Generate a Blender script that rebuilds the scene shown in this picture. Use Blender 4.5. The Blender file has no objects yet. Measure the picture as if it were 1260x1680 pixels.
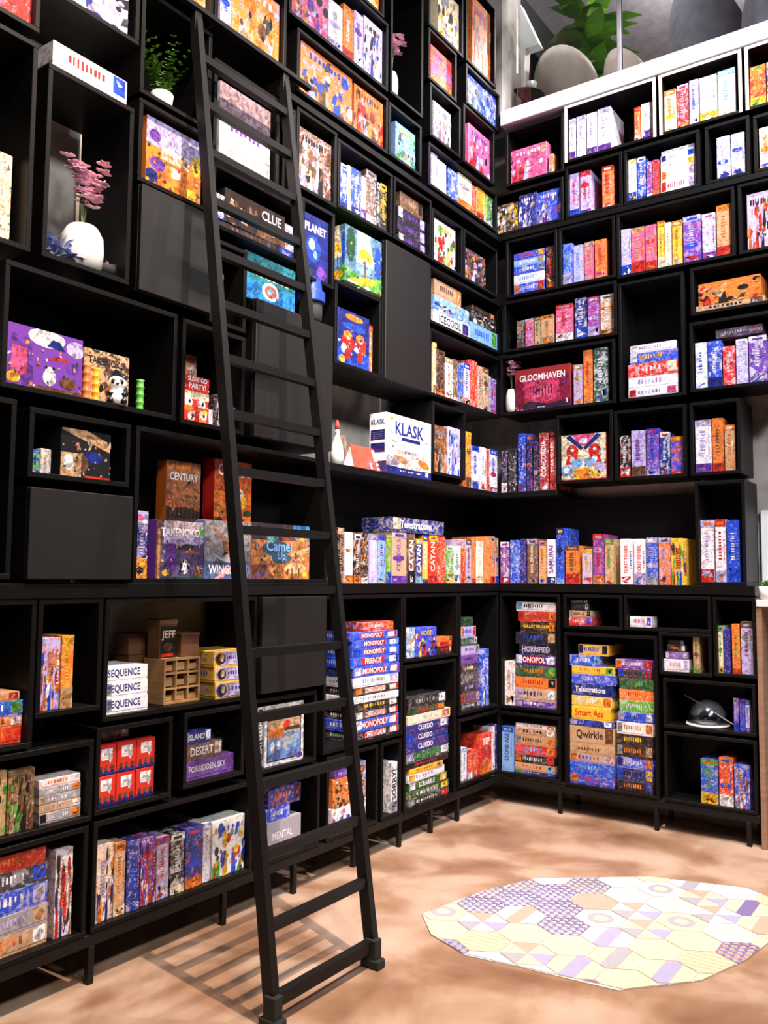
import bpy, bmesh, math, random
from mathutils import Vector, Matrix
S = bpy.context.scene
COL = S.collection
# ------------------------------------------------------------------ camera
F, YAW, PITCH, ROLL = 1413.56, 0.954066, 0.0762867, 0.0079574
fw = Vector((math.sin(YAW)*math.cos(PITCH), math.cos(YAW)*math.cos(PITCH), math.sin(PITCH)))
r0 = Vector((math.cos(YAW), -math.sin(YAW), 0)); u0_ = r0.cross(fw)
rx = r0*math.cos(ROLL)+u0_*math.sin(ROLL); ux = -r0*math.sin(ROLL)+u0_*math.cos(ROLL)
cd = bpy.data.cameras.new('camera'); cam = bpy.data.objects.new('camera', cd); COL.objects.link(cam)
cd.sensor_fit = 'VERTICAL'; cd.sensor_height = 36; cd.lens = 36*F/1680; cd.clip_start = .05
cam.matrix_world = Matrix(((rx.x, ux.x, -fw.x, -4.92193), (rx.y, ux.y, -fw.y, -2.58422), (rx.z, ux.z, -fw.z, 1.4), (0, 0, 0, 1)))
S.camera = cam
# ------------------------------------------------------------------ world, lights, exposure
W = bpy.data.worlds.new('world'); S.world = W; W.use_nodes = True
W.node_tree.nodes['Background'].inputs[0].default_value = (.85, .9, 1, 1)
W.node_tree.nodes['Background'].inputs[1].default_value = .006
S.view_settings.view_transform = 'Standard'; S.view_settings.look = 'None'
S.view_settings.exposure = 0.22; S.view_settings.gamma = 1; S.view_settings.use_curve_mapping = False

def spot(name, loc, target, energy, col, size=.06, ang=75, blend=.5):
    d = bpy.data.lights.new(name, 'SPOT'); d.energy = energy; d.color = col; d.shadow_soft_size = size
    d.spot_size = math.radians(ang); d.spot_blend = blend
    o = bpy.data.objects.new(name, d); COL.objects.link(o); o.location = loc
    o.rotation_euler = (Vector(target)-Vector(loc)).to_track_quat('-Z', 'Y').to_euler(); return o
spot('ceiling_spot', (-2.88, -1.95, 6.1), (-2.3, -.45, .8), 1550, (1, .80, .64), .022, 62)
spot('ceiling_spot', (-1.0, -2.1, 6.1), (-.45, -.1, 2.4), 620, (1, .90, .88), .06, 70)
spot('ceiling_spot', (-1.7, -2.7, 6.1), (-.05, -1.0, 2.8), 700, (.88, .88, 1.0), .06, 68)
spot('ceiling_spot', (-1.4, -1.3, 6.1), (-1.45, -1.35, 0), 90, (1, .95, .88), .05, 19, .25)
spot('ceiling_spot', (-3.9, -2.2, 6.1), (-3.2, .1, 2.4), 330, (1, .82, .74), .06, 62)
a = bpy.data.lights.new('mezzanine_light', 'POINT'); a.energy = 110; a.color = (1, .9, .85); a.shadow_soft_size = .12
ao = bpy.data.objects.new('mezzanine_light', a); COL.objects.link(ao); ao.location = (1.9, -.9, 6.1)
a = bpy.data.lights.new('mezzanine_light', 'POINT'); a.energy = 45; a.color = (.95, .95, 1); a.shadow_soft_size = .12  # unseen light added to brighten the front of the white mezzanine pillar
ao = bpy.data.objects.new('mezzanine_light', a); COL.objects.link(ao); ao.location = (.3, -.35, 6.15)
for loc_, tgt_, e_, c_ in (((-3.6, -4.3, 4.9), (-1.2, .2, 2.2), 42, (.92, .92, 1.0)), ((-2.6, -4.5, 5.0), (0, -.9, 2.6), 34, (.9, .92, 1.0)), ((-4.9, -3.9, 4.6), (-3.0, .2, 1.4), 20, (1, .86, .76))):
    a = bpy.data.lights.new('wash_light', 'AREA'); a.energy = e_; a.color = c_; a.shape = 'DISK'; a.size = .7; a.spread = math.radians(100)
    ao = bpy.data.objects.new('wash_light', a); COL.objects.link(ao); ao.location = loc_; ao.rotation_euler = (Vector(tgt_)-Vector(loc_)).to_track_quat('-Z', 'Y').to_euler()
# ------------------------------------------------------------------ materials
def mat(name, col, rough=.5, metal=0, **kw):
    m = bpy.data.materials.new(name); m.use_nodes = True; b = m.node_tree.nodes['Principled BSDF']
    b.inputs['Base Color'].default_value = (*col, 1); b.inputs['Roughness'].default_value = rough; b.inputs['Metallic'].default_value = metal
    for k, v in kw.items(): b.inputs[k.replace('_', ' ')].default_value = v
    return m
def noise_mat(name, cols, scale, rough=.5, detail=6, dist=.4, bump=.0, pos=None, stretch=None, rr=None):
    m = mat(name, cols[0][:3], rough); nt = m.node_tree; N = nt.nodes; L = nt.links; b = N['Principled BSDF']
    tc = N.new('ShaderNodeTexCoord'); mp = N.new('ShaderNodeMapping'); L.new(tc.outputs['Object'], mp.inputs[0])
    if stretch: mp.inputs['Scale'].default_value = stretch
    n = N.new('ShaderNodeTexNoise'); n.inputs['Scale'].default_value = scale; n.inputs['Detail'].default_value = detail; n.inputs['Distortion'].default_value = dist
    L.new(mp.outputs[0], n.inputs['Vector']); r = N.new('ShaderNodeValToRGB'); L.new(n.outputs[0], r.inputs[0])
    pos = pos or [i/(len(cols)-1)*.5+.25 for i in range(len(cols))]
    while len(r.color_ramp.elements) < len(cols): r.color_ramp.elements.new(.5)
    for e, c, p in zip(r.color_ramp.elements, cols, pos): e.color = (*c, 1); e.position = p
    L.new(r.outputs[0], b.inputs['Base Color'])
    if rr:
        q = N.new('ShaderNodeMapRange'); L.new(n.outputs[0], q.inputs[0]); q.inputs[3].default_value = rr[0]; q.inputs[4].default_value = rr[1]; L.new(q.outputs[0], b.inputs['Roughness'])
    if bump:
        bp = N.new('ShaderNodeBump'); bp.inputs['Strength'].default_value = bump; bp.inputs['Distance'].default_value = .01
        L.new(n.outputs[0], bp.inputs['Height']); L.new(bp.outputs[0], b.inputs['Normal'])
    return m
M = {}
M['black'] = noise_mat('black_laminate', [(.0018, .0016, .0015), (.0035, .0031, .0028)], 5, .48, stretch=(1, 1, 6)); M['black'].node_tree.nodes['Principled BSDF'].inputs['Specular IOR Level'].default_value = .22
M['door'] = noise_mat('black_door_board', [(.003, .0027, .0021), (.0046, .004, .0032)], 3, .55, stretch=(6, 6, .6))
M['edge'] = noise_mat('lit_edge_paint', [(.70, .64, .56), (.82, .77, .70)], 4, .5)  # frame edges catching the light, their brightness put into the colour
M['steel'] = mat('black_powder_steel', (.004, .004, .004), .5, .0, Specular_IOR_Level=.3)
M['rubber'] = mat('black_rubber', (.01, .01, .01), .8)
M['concrete'] = noise_mat('raw_concrete_wall', [(.13, .12, .10), (.30, .275, .24), (.42, .39, .35), (.47, .44, .40)], 3.2, .85, pos=[.30, .40, .52, .72], bump=.2)
M['plaster'] = noise_mat('white_painted_ledge', [(.74, .72, .70), (.86, .84, .82)], 3, .6)
M['floor'] = noise_mat('polished_concrete_floor', [(.17, .088, .045), (.30, .17, .10), (.44, .30, .21), (.52, .39, .30)], 2.3, .38, detail=10, dist=.35, pos=[.30, .44, .55, .74], rr=(.28, .5), bump=.08)
M['wood'] = noise_mat('pale_crate_wood', [(.30, .16, .06), (.48, .28, .12)], 8, .55, stretch=(1, 1, 8))
M['darkwood'] = noise_mat('brown_box_wood', [(.09, .035, .015), (.16, .07, .03)], 8, .5, stretch=(1, 1, 8))
M['ceramic'] = mat('white_ceramic', (.88, .86, .80), .25)
M['leaf'] = noise_mat('green_leaf', [(.03, .12, .01), (.16, .34, .03)], 9, .5)
M['bleaf'] = noise_mat('blue_grey_leaf', [(.05, .08, .30), (.45, .5, .75)], 22, .5)
M['darkleaf'] = noise_mat('dark_green_leaf', [(.01, .02, .01), (.03, .05, .02)], 9, .6)
M['petal'] = noise_mat('pink_orchid_petal', [(.75, .22, .2), (.85, .6, .75), (.3, .08, .12)], 30, .6)
M['stem'] = mat('plant_stem', (.06, .08, .02), .6)
M['grout'] = noise_mat('pale_tile_grout', [(.5, .45, .4), (.62, .57, .5)], 9, .8)
def clear_mat(name, col, gloss, rough):
    m = bpy.data.materials.new(name); m.use_nodes = True; nt = m.node_tree; N = nt.nodes; N.clear(); o = N.new('ShaderNodeOutputMaterial'); x = N.new('ShaderNodeMixShader')
    t = N.new('ShaderNodeBsdfTransparent'); t.inputs[0].default_value = (*col, 1); g = N.new('ShaderNodeBsdfGlossy'); g.inputs['Roughness'].default_value = rough
    f = N.new('ShaderNodeFresnel'); f.inputs[0].default_value = gloss
    nt.links.new(f.outputs[0], x.inputs[0]); nt.links.new(t.outputs[0], x.inputs[1]); nt.links.new(g.outputs[0], x.inputs[2]); nt.links.new(x.outputs[0], o.inputs[0]); return m
M['glass'] = clear_mat('clear_window_glass', (.96, .98, .98), 1.45, .03)
M['dome'] = clear_mat('clear_plastic_dome', (.70, .73, .80), 1.9, .15)
M['shellchair'] = noise_mat('beige_shell_fabric', [(.42, .33, .27), (.55, .45, .38)], 12, .8)
M['greychair'] = noise_mat('grey_lounge_fabric', [(.14, .13, .15), (.22, .21, .24)], 12, .85)
M['white'] = mat('white_paint', (.85, .86, .84), .6)
M['brown'] = noise_mat('brown_edge_post', [(.22, .12, .07), (.34, .2, .13)], 6, .5, stretch=(1, 1, 8))
M['blueplastic'] = mat('blue_plastic', (.02, .06, .42), .35)
M['pandawhite'] = mat('glossy_figurine_white', (.85, .83, .78), .2)
M['pandablack'] = mat('glossy_figurine_black', (.01, .01, .015), .2)
M['bamboogreen'] = mat('bamboo_green_resin', (.12, .42, .07), .35)
M['bambooorange'] = mat('bamboo_orange_resin', (.75, .2, .06), .35)
M['bambooyellow'] = mat('bamboo_yellow_resin', (.8, .42, .03), .35)
M['redcard'] = noise_mat('red_printed_card', [(.75, .04, .02), (.85, .08, .04)], 30, .5)
M['straw'] = mat('straw_tie', (.45, .3, .15), .8)
# printed ink: flat artwork colours live on the mesh
m = mat('printed_ink', (1, 1, 1), .38); nt = m.node_tree; at = nt.nodes.new('ShaderNodeAttribute'); at.attribute_name = 'ink'
N = nt.nodes; Lk = nt.links
tc = N.new('ShaderNodeTexCoord'); n1 = N.new('ShaderNodeTexNoise'); n1.inputs['Scale'].default_value = 34; n1.inputs['Detail'].default_value = 5; n1.inputs['Distortion'].default_value = 1.5; Lk.new(tc.outputs['Object'], n1.inputs['Vector'])
r1 = N.new('ShaderNodeMapRange'); r1.inputs[1].default_value = .38; r1.inputs[2].default_value = .62; r1.inputs[3].default_value = .35; r1.inputs[4].default_value = 1.15; Lk.new(n1.outputs[0], r1.inputs[0])
vm = N.new('ShaderNodeVectorMath'); vm.operation = 'SCALE'; Lk.new(at.outputs['Color'], vm.inputs[0]); Lk.new(r1.outputs[0], vm.inputs['Scale'])
mx = N.new('ShaderNodeMix'); mx.data_type = 'RGBA'; Lk.new(at.outputs['Alpha'], mx.inputs[0]); Lk.new(at.outputs['Color'], mx.inputs[6]); Lk.new(vm.outputs[0], mx.inputs[7])
Lk.new(mx.outputs[2], N['Principled BSDF'].inputs['Base Color']); M['ink'] = m
# printed card: three palette colours blended by a cellular/noise pattern
m = mat('printed_card', (1, 1, 1), .36); nt = m.node_tree; N = nt.nodes; Lk = nt.links; bs = N['Principled BSDF']
def attr(n):
    a = N.new('ShaderNodeAttribute'); a.attribute_name = n; return a
A1, A2, A3 = attr('c1'), attr('c2'), attr('c3')
tc = N.new('ShaderNodeTexCoord'); oi = N.new('ShaderNodeObjectInfo'); ad = N.new('ShaderNodeVectorMath'); ad.operation = 'MULTIPLY_ADD'
ad.inputs[0].default_value = (1, 1, 1); cx = N.new('ShaderNodeCombineXYZ')
ml = N.new('ShaderNodeMath'); ml.operation = 'MULTIPLY'; ml.inputs[1].default_value = 40; Lk.new(oi.outputs['Random'], ml.inputs[0])
for i in range(3): Lk.new(ml.outputs[0], cx.inputs[i])
av = N.new('ShaderNodeVectorMath'); av.operation = 'ADD'; Lk.new(tc.outputs['Object'], av.inputs[0]); Lk.new(cx.outputs[0], av.inputs[1])
N.remove(ad)
def thr(scale, lo, hi, tex='ShaderNodeTexNoise'):
    n = N.new(tex); n.inputs['Scale'].default_value = scale; Lk.new(av.outputs[0], n.inputs['Vector'])
    if tex == 'ShaderNodeTexNoise': n.inputs['Detail'].default_value = 4; n.inputs['Distortion'].default_value = 1.2
    r = N.new('ShaderNodeMapRange'); r.inputs[1].default_value = lo; r.inputs[2].default_value = hi
    Lk.new(n.outputs[0], r.inputs[0]); q = N.new('ShaderNodeMath'); q.operation = 'MULTIPLY'
    Lk.new(r.outputs[0], q.inputs[0]); Lk.new(A1.outputs['Alpha'], q.inputs[1]); return q
t1 = thr(26, .50, .60); t2 = thr(44, .55, .64)
x1 = N.new('ShaderNodeMix'); x1.data_type = 'RGBA'; x2 = N.new('ShaderNodeMix'); x2.data_type = 'RGBA'
Lk.new(t1.outputs[0], x1.inputs[0]); Lk.new(A1.outputs['Color'], x1.inputs[6]); Lk.new(A2.outputs['Color'], x1.inputs[7])
Lk.new(t2.outputs[0], x2.inputs[0]); Lk.new(x1.outputs[2], x2.inputs[6]); Lk.new(A3.outputs['Color'], x2.inputs[7])
t3 = thr(70, .54, .66); x3 = N.new('ShaderNodeMix'); x3.data_type = 'RGBA'; Lk.new(t3.outputs[0], x3.inputs[0]); Lk.new(x2.outputs[2], x3.inputs[6]); x3.inputs[7].default_value = (.02, .012, .02, 1)
t4 = thr(90, .60, .68); x4 = N.new('ShaderNodeMix'); x4.data_type = 'RGBA'; Lk.new(t4.outputs[0], x4.inputs[0]); Lk.new(x3.outputs[2], x4.inputs[6]); x4.inputs[7].default_value = (.75, .66, .6, 1)
Lk.new(x4.outputs[2], bs.inputs['Base Color']); M['card'] = m
# ------------------------------------------------------------------ helpers
def link(name, bm, m, parent=None, smooth=False):
    me = bpy.data.meshes.new(name); bm.normal_update(); bm.to_mesh(me); bm.free()
    for k in (m if isinstance(m, (list, tuple)) else [m]): me.materials.append(M[k] if isinstance(k, str) else k)
    if smooth:
        for p in me.polygons: p.use_smooth = True
    o = bpy.data.objects.new(name, me); COL.objects.link(o)
    if parent: o.parent = parent
    return o
def empty(name, loc, rz=0, label=None, cat=None, group=None):
    o = bpy.data.objects.new(name, None); COL.objects.link(o); o.location = loc; o.rotation_euler = (0, 0, rz); o.empty_display_size = .05
    if label: o['label'] = label
    if cat: o['category'] = cat
    if group: o['group'] = group
    return o
def box(bm, a, b, bev=0, mi=0):
    vs = [bm.verts.new((x, y, z)) for x in (a[0], b[0]) for y in (a[1], b[1]) for z in (a[2], b[2])]
    fs = [bm.faces.new([vs[i] for i in q]) for q in ((0, 1, 3, 2), (4, 6, 7, 5), (0, 4, 5, 1), (2, 3, 7, 6), (0, 2, 6, 4), (1, 5, 7, 3))]
    for f in fs: f.material_index = mi
    if bev:
        es = list({e for f in fs for e in f.edges})
        bmesh.ops.bevel(bm, geom=es, offset=bev, segments=1, affect='EDGES')
    return bm
def boxm(a, b, bev=0): return box(bmesh.new(), a, b, bev)
def lathe(bm, prof, n=20, c=(0, 0, 0), mi=0):
    rings = []
    for r, z in prof:
        rings.append([bm.verts.new((c[0]+max(r, 1e-4)*math.cos(2*math.pi*i/n), c[1]+max(r, 1e-4)*math.sin(2*math.pi*i/n), c[2]+z)) for i in range(n)])
    for a, b in zip(rings, rings[1:]):
        for i in range(n): bm.faces.new((a[i], a[(i+1) % n], b[(i+1) % n], b[i])).material_index = mi
    bm.faces.new(rings[0][::-1]).material_index = mi; bm.faces.new(rings[-1]).material_index = mi
    return bm
def tube(bm, pts, r, n=7, mi=0):
    prev = None; pts = [Vector(p) for p in pts]
    for i, p in enumerate(pts):
        t = (pts[min(i+1, len(pts)-1)]-pts[max(i-1, 0)]).normalized(); q = t.to_track_quat('Z', 'X')
        rr = r if not isinstance(r, (list, tuple)) else r[i]
        ring = [bm.verts.new(p+q @ Vector((rr*math.cos(2*math.pi*k/n), rr*math.sin(2*math.pi*k/n), 0))) for k in range(n)]
        if prev:
            for k in range(n): bm.faces.new((prev[k], prev[(k+1) % n], ring[(k+1) % n], ring[k])).material_index = mi
        else: bm.faces.new(ring[::-1]).material_index = mi
        prev = ring
    bm.faces.new(prev).material_index = mi; return bm
def ball(bm, c, r, sc=(1, 1, 1), seg=12, mi=0):
    g = bmesh.ops.create_uvsphere(bm, u_segments=seg, v_segments=max(6, seg//2+2), radius=r)
    for v in g['verts']: v.co = Vector((v.co.x*sc[0], v.co.y*sc[1], v.co.z*sc[2]))+Vector(c)
    for f in {f for v in g['verts'] for f in v.link_faces}: f.material_index = mi
def bar(bm, a, b, w, d, up=Vector((0, 0, 1))):
    a = Vector(a); b = Vector(b); z = (b-a).normalized(); x = z.cross(up) if abs(z.dot(up)) < .98 else Vector((1, 0, 0)); x.normalize(); y = z.cross(x)
    vs = []
    for p in (a, b):
        for sx, sy in ((-1, -1), (1, -1), (1, 1), (-1, 1)): vs.append(bm.verts.new(p+x*sx*w/2+y*sy*d/2))
    for q in ((3, 2, 1, 0), (4, 5, 6, 7), (0, 1, 5, 4), (1, 2, 6, 5), (2, 3, 7, 6), (3, 0, 4, 7)): bm.faces.new([vs[i] for i in q])
    return bm
def frame(wall, u, z, d=0):   # local x runs along the wall, local y goes into it
    return ((u, d, z), 0.0) if wall == 'L' else ((d, -u, z), -math.pi/2)
# lettering -----------------------------------------------------------------
_tc = {}
def text_mesh(s):
    if s in _tc: return _tc[s]
    c = bpy.data.curves.new('t', 'FONT'); c.body = s; c.resolution_u = 2; c.size = 1; c.offset = .018
    o = bpy.data.objects.new('t', c); COL.objects.link(o)
    dg = bpy.context.evaluated_depsgraph_get(); me = o.evaluated_get(dg).to_mesh()
    vs = [(v.co.x, v.co.y) for v in me.vertices]; ps = [tuple(p.vertices) for p in me.polygons]
    o.evaluated_get(dg).to_mesh_clear(); bpy.data.objects.remove(o); bpy.data.curves.remove(c)
    x0 = min(v[0] for v in vs); x1 = max(v[0] for v in vs); y0 = min(v[1] for v in vs); y1 = max(v[1] for v in vs)
    _tc[s] = ([((v[0]-x0)/(x1-x0), (v[1]-y0)/(y1-y0)) for v in vs], ps, (x1-x0)/(y1-y0)); return _tc[s]
PAL = dict(w=(.86, .84, .86), k=(.012, .011, .013), r=(.62, .025, .015), b=(.015, .07, .62), n=(.012, .022, .19), p=(.16, .045, .36), l=(.50, .42, .72),
           o=(.80, .20, .025), y=(.85, .50, .03), g=(.10, .36, .05), G=(.012, .07, .03), t=(.56, .34, .18), c=(.86, .72, .50), s=(.20, .42, .78),
           S=(.02, .22, .27), m=(.68, .09, .24), d=(.05, .05, .055), e=(.34, .33, .36), u=(.15, .065, .03), R=(.28, .02, .02))
NAME = dict(w='white', k='black', r='red', b='blue', n='navy', p='purple', l='lilac', o='orange', y='yellow', g='green', G='deep green', t='tan', c='cream',
            s='sky blue', S='teal', m='pink', d='charcoal', e='grey', u='brown', R='maroon')
class Print:
    """flat printed artwork on the front of a box, as thin coloured polygons (x right, z up)"""
    def __init__(s, w, h, ox=0, oz=0): s.w, s.h, s.v, s.f, s.c, s.k = w, h, [], [], [], 0
    def poly(s, pts, col):
        s.k += 1; y = -(.0004+min(s.k, 60)*.00004); b = len(s.v)
        s.v += [(min(max(x, .0), 1)*s.w, y, min(max(z, .0), 1)*s.h) for x, z in pts]; s.f.append(tuple(range(b, b+len(pts)))); s.c.append(PAL.get(col, col) if isinstance(col, str) else col)
    def rect(s, x0, z0, x1, z1, col): s.poly([(x0, z0), (x1, z0), (x1, z1), (x0, z1)], col)
    def ell(s, cx, cz, rx, rz, col, n=12, a=0):
        # radii as fractions of width and height; a turns it
        P = []
        for i in range(n):
            t = 2*math.pi*i/n; x = rx*math.cos(t)*s.w; z = rz*math.sin(t)*s.h
            P.append((cx+(x*math.cos(a)-z*math.sin(a))/s.w, cz+(x*math.sin(a)+z*math.cos(a))/s.h))
        s.poly(P, col)
    def text(s, str_, cx, cz, w, h, col, rot=0, sh=None):
        """fit in w,h (fractions); rot 1 = reads upwards, -1 = reads downwards"""
        vs, ps, asp = text_mesh(str_)
        W_, H_ = (w*s.w, h*s.h) if not rot else (h*s.h, w*s.w)
        th = min(H_, W_/asp*1.25); tw = min(W_, th*asp*1.0 if th*asp <= W_ else W_)
        s.k += 1; y = -(.0006+min(s.k, 60)*.00004); b = len(s.v)
        for x, z in vs:
            x = (x-.5)*tw; z = (z-.5)*th
            if rot == 1: x, z = -z, x
            elif rot == -1: x, z = z, -x
            s.v.append((cx*s.w+x, y, cz*s.h+z))
        cc = (*(PAL[col] if isinstance(col, str) else col), 0.0)
        for p in ps: s.f.append(tuple(i+b for i in p)); s.c.append(cc)
    def scrawl(s, rnd, cx, cz, w, h, col, vert=False, n=None):
        """lettering too blurred to read: a line of uneven strokes"""
        n = n or rnd.randint(5, 9); L = h if vert else w
        for i in range(n):
            a = (i+.15)/n; b = (i+.15+rnd.uniform(.3, .7))/n; hh = rnd.uniform(.6, 1)
            if vert: s.rect(cx-w/2*hh, cz-h/2+a*h, cx+w/2*hh, cz-h/2+b*h, col)
            else: s.rect(cx-w/2+a*w, cz-h/2*hh, cx-w/2+b*w, cz+h/2*hh, col)
    def build(s, parent, name='printed_artwork'):
        if not s.f: return
        me = bpy.data.meshes.new(name); me.from_pydata(s.v, [], s.f); at = me.color_attributes.new('ink', 'FLOAT_COLOR', 'CORNER'); buf = []
        for f, c in zip(s.f, s.c): buf += [*c[:3], c[3] if len(c) > 3 else 1.0]*len(f)
        at.data.foreach_set('color', buf); me.materials.append(M['ink']); o = bpy.data.objects.new(name, me); COL.objects.link(o); o.parent = parent; return o
def figure(P, fig, pal, R):
    c = lambda i: pal[i % len(pal)]
    if fig == 'crowd':
        for i in range(34):
            x, z = R.random(), R.random()*.85; col = c(R.randint(1, 4)) if R.random() < .75 else R.choice('ktuwd'); s = R.uniform(.02, .10)
            if R.random() < .5: P.ell(x, z, s, s*1.3, col, 9)
            else: P.poly([(x-s, z-s), (x+s*R.random(), z-s*.6), (x+s*.4, z+s*1.5), (x-s*.5, z+s)], col)
        for i in range(R.randint(2, 4)): # standing figures
            x = .15+.25*i+R.uniform(-.05, .05); hh = R.uniform(.25, .5); P.poly([(x-.07, 0), (x+.08, 0), (x+.05, hh), (x-.04, hh+.02)], c(i+1)); P.poly([(x-.03, hh*.5), (x+.14*R.choice((-1, 1)), hh*.9), (x+.02, hh)], c(i+2)); P.ell(x, hh+.05, .035, .05, R.choice('tuk'))
    elif fig == 'cat':
        P.rect(0, 0, 1, .45, 'o'); P.rect(0, .6, 1, 1, 'l'); P.ell(.15, .75, .1, .09, 'p'); P.ell(.2, .35, .14, .1, 'p'); P.ell(.1, .15, .12, .1, 'n')
        for i in range(4): P.rect(.27+i*.13, .46, .385+i*.13, .64, 'c'); P.ell(.325+i*.13, .55, .035, .05, 't')
        P.rect(.45, .25, .62, .4, 'c'); P.ell(.9, .6, .08, .16, 'y'); P.ell(.8, .14, .12, .06, 'y')
        for i in range(9): P.ell(R.random(), R.random()*.4, .03, .03, R.choice('yro'), 6)
    elif fig == 'pagoda':
        P.poly([(0, .0), (.35, 0), (.3, .8), (.05, .85)], 'p'); P.rect(.05, .2, .25, .65, 'm'); P.ell(.5, .88, .25, .16, 'w'); P.ell(.9, .8, .14, .14, 'l')
        P.poly([(.5, .75), (.58, .88), (.68, .86), (.75, .72)], 'n'); P.poly([(.42, .5), (.65, .62), (.9, .56), (.88, .52), (.65, .55)], 'r'); P.ell(.55, .24, .09, .14, 'w'); P.ell(.55, .36, .06, .06, 'w'); P.ell(.5, .4, .02, .03, 'k'); P.ell(.6, .4, .02, .03, 'k')
        P.ell(.08, .14, .09, .09, 'y'); P.ell(.8, .2, .12, .1, 'u'); P.rect(.3, 0, 1, .08, 'u'); P.ell(.86, .5, .1, .12, 'p')
    elif fig == 'jungle':
        P.poly([(.02, .95), (.98, .6), (.98, .8), (.5, 1), (.02, 1)], 't'); P.ell(.65, .45, .2, .13, 'n'); P.ell(.35, .3, .2, .2, 'u')
        for i in range(10): P.ell(R.random(), R.random(), .08, .03, R.choice('otke'), 7, R.random()*3)
        P.rect(.45, 0, 1, .06, 'r'); P.rect(.0, .0, .4, .5, 't'); P.ell(.15, .3, .1, .16, 'w')
    elif fig == 'faces':
        P.rect(0, .8, 1, 1, 'r'); P.rect(0, .5, 1, .66, 'c')
        for x, z in ((.15, .42), (.7, .4), (.3, .12), (.75, .15)): P.ell(x, z, .17, .12, 'w'); P.ell(x+.05, z+.02, .05, .05, 'k'); P.ell(x, z-.13, .2, .07, 'o')
        P.rect(.4, 0, .6, .25, 'r'); P.ell(.85, .25, .1, .06, 'y')
    elif fig == 'dark_scene':
        P.rect(0, 0, 1, 1, (.03, .015, .01)); P.poly([(.5, 0), (1, .0), (1, .3), (.55, .35)], 'u')
        for i in range(26): P.ell(.05+.5*R.random(), .1+.6*R.random(), R.uniform(.02, .07), R.uniform(.04, .12), R.choice([(.25, .1, .05), 't', 'k', 'u', 'w', (.4, .2, .12)]), 8, R.random()*3)
    elif fig == 'unused':
        P.rect(0, 0, 1, 1, (.03, .015, .01)); P.poly([(.5, 0), (1, .0), (1, .3), (.55, .35)], 'u')
        for x, s in ((.12, .8), (.33, 1.1), (.5, .8)):
            P.poly([(x-.12*s, 0), (x+.12*s, 0), (x+.05, .45*s), (x-.05, .45*s)], 'k'); P.rect(x-.02, .02, x+.03, .3*s, 'w'); P.ell(x, .58*s, .075*s, .17*s, 't'); P.poly([(x-.09*s, .6*s), (x-.05, .8*s), (x+.05, .8*s), (x+.09*s, .6*s), (x, .72*s)], 'u')
        P.ell(.2, .35, .05, .1, 'm')
    elif fig == 'split':
        P.rect(0, .56, 1, 1, (.36, .24, .28)); P.rect(0, 0, 1, .56, 'w')
        for i in range(9): P.poly([(.25+i*.06, .5), (.29+i*.06, .5), (.27+i*.06, .62+.05*R.random())], 'n')
        P.scrawl(R, .5, .5, .6, .1, 'p'); P.ell(.47, .08, .02, .05, 'u')
    elif fig == 'planet':
        P.rect(0, 0, 1, 1, 'n'); P.ell(.42, .48, .28, .2, 'b', 18); P.ell(.36, .54, .12, .09, 'w'); P.ell(.5, .4, .08, .07, 's'); P.ell(.75, .15, .2, .1, 'p'); P.ell(.25, .1, .15, .06, 'd')
    elif fig == 'hills':
        P.poly([(0, 0), (1, 0), (1, .5), (.75, .8), (.55, .45), (.3, .9), (0, .4)], c(2)); P.poly([(0, 0), (1, 0), (1, .25), (.5, .4), (0, .2)], c(1)); P.ell(.6, .8, .08, .06, 'y')
    elif fig == 'mushroom':
        P.rect(0, 0, 1, 1, (.10, .20, .32)); P.rect(.3, .3, .7, 1, 's'); P.poly([(.35, 1), (.65, 1), (.8, .45), (.3, .45)], 'c'); P.poly([(0, 0), (1, 0), (1, .35), (.5, .2), (0, .3)], 'g'); P.ell(.5, .16, .4, .07, 'y', 14, .2)
        P.poly([(.33, .52), (.4, .68), (.55, .74), (.7, .68), (.76, .5), (.55, .56)], 'y'); P.rect(.52, .25, .56, .53, 'u'); P.ell(.15, .7, .12, .3, 'G'); P.ell(.9, .6, .1, .3, 'b'); P.rect(0, 0, 1, .05, 'k'); P.rect(.08, .06, .3, .09, 'w'); P.ell(.6, .07, .08, .03, 'w')
    elif fig == 'robots':
        P.rect(0, 0, 1, 1, 'n'); P.rect(0, .02, 1, .3, 'b'); P.ell(.5, .9, .3, .06, 'o'); P.ell(.5, .73, .38, .07, 'b')
        for x in (.3, .7): P.ell(x, .42, .2, .17, 'r'); P.ell(x, .56, .14, .08, 'o'); P.ell(x+.02, .5, .05, .03, 'w'); P.ell(x-.12, .3, .09, .09, 'w'); P.rect(x-.1, .12, x+.08, .3, 'r')
        P.ell(.5, .2, .12, .12, 'n'); P.ell(.12, .1, .1, .07, 'y')
    elif fig == 'klask':
        P.rect(0, 0, 1, .13, 'n'); P.poly([(0, .13), (0, .3), (.35, .28), (.5, .2), (.3, .15)], 'e'); P.ell(.33, .26, .17, .06, (.45, .2, .1), 12, -.2); P.ell(.82, .24, .14, .07, 'o', 12, -.2)
        P.poly([(.22, .42), (.8, .42), (.88, .32), (.6, .3), (.58, .2), (.8, .18), (.8, .12), (.25, .12), (.25, .18), (.46, .2), (.44, .31), (.15, .32)], (.78, .6, .52)); P.text('ATMINTA', .52, .395, .56, .06, 'n')
        P.rect(.32, .58, .74, .64, 'n'); P.ell(.1, .92, .04, .035, 'y'); P.ell(.88, .7, .07, .08, 'e'); P.ell(.88, .7, .06, .07, 'w'); P.ell(.18, .62, .09, .09, 'e'); P.ell(.18, .62, .08, .08, 'w')
        P.poly([(.1, .5), (.16, .47), (.14, .45), (.2, .4), (.12, .45), (.14, .47)], 'k')
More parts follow.
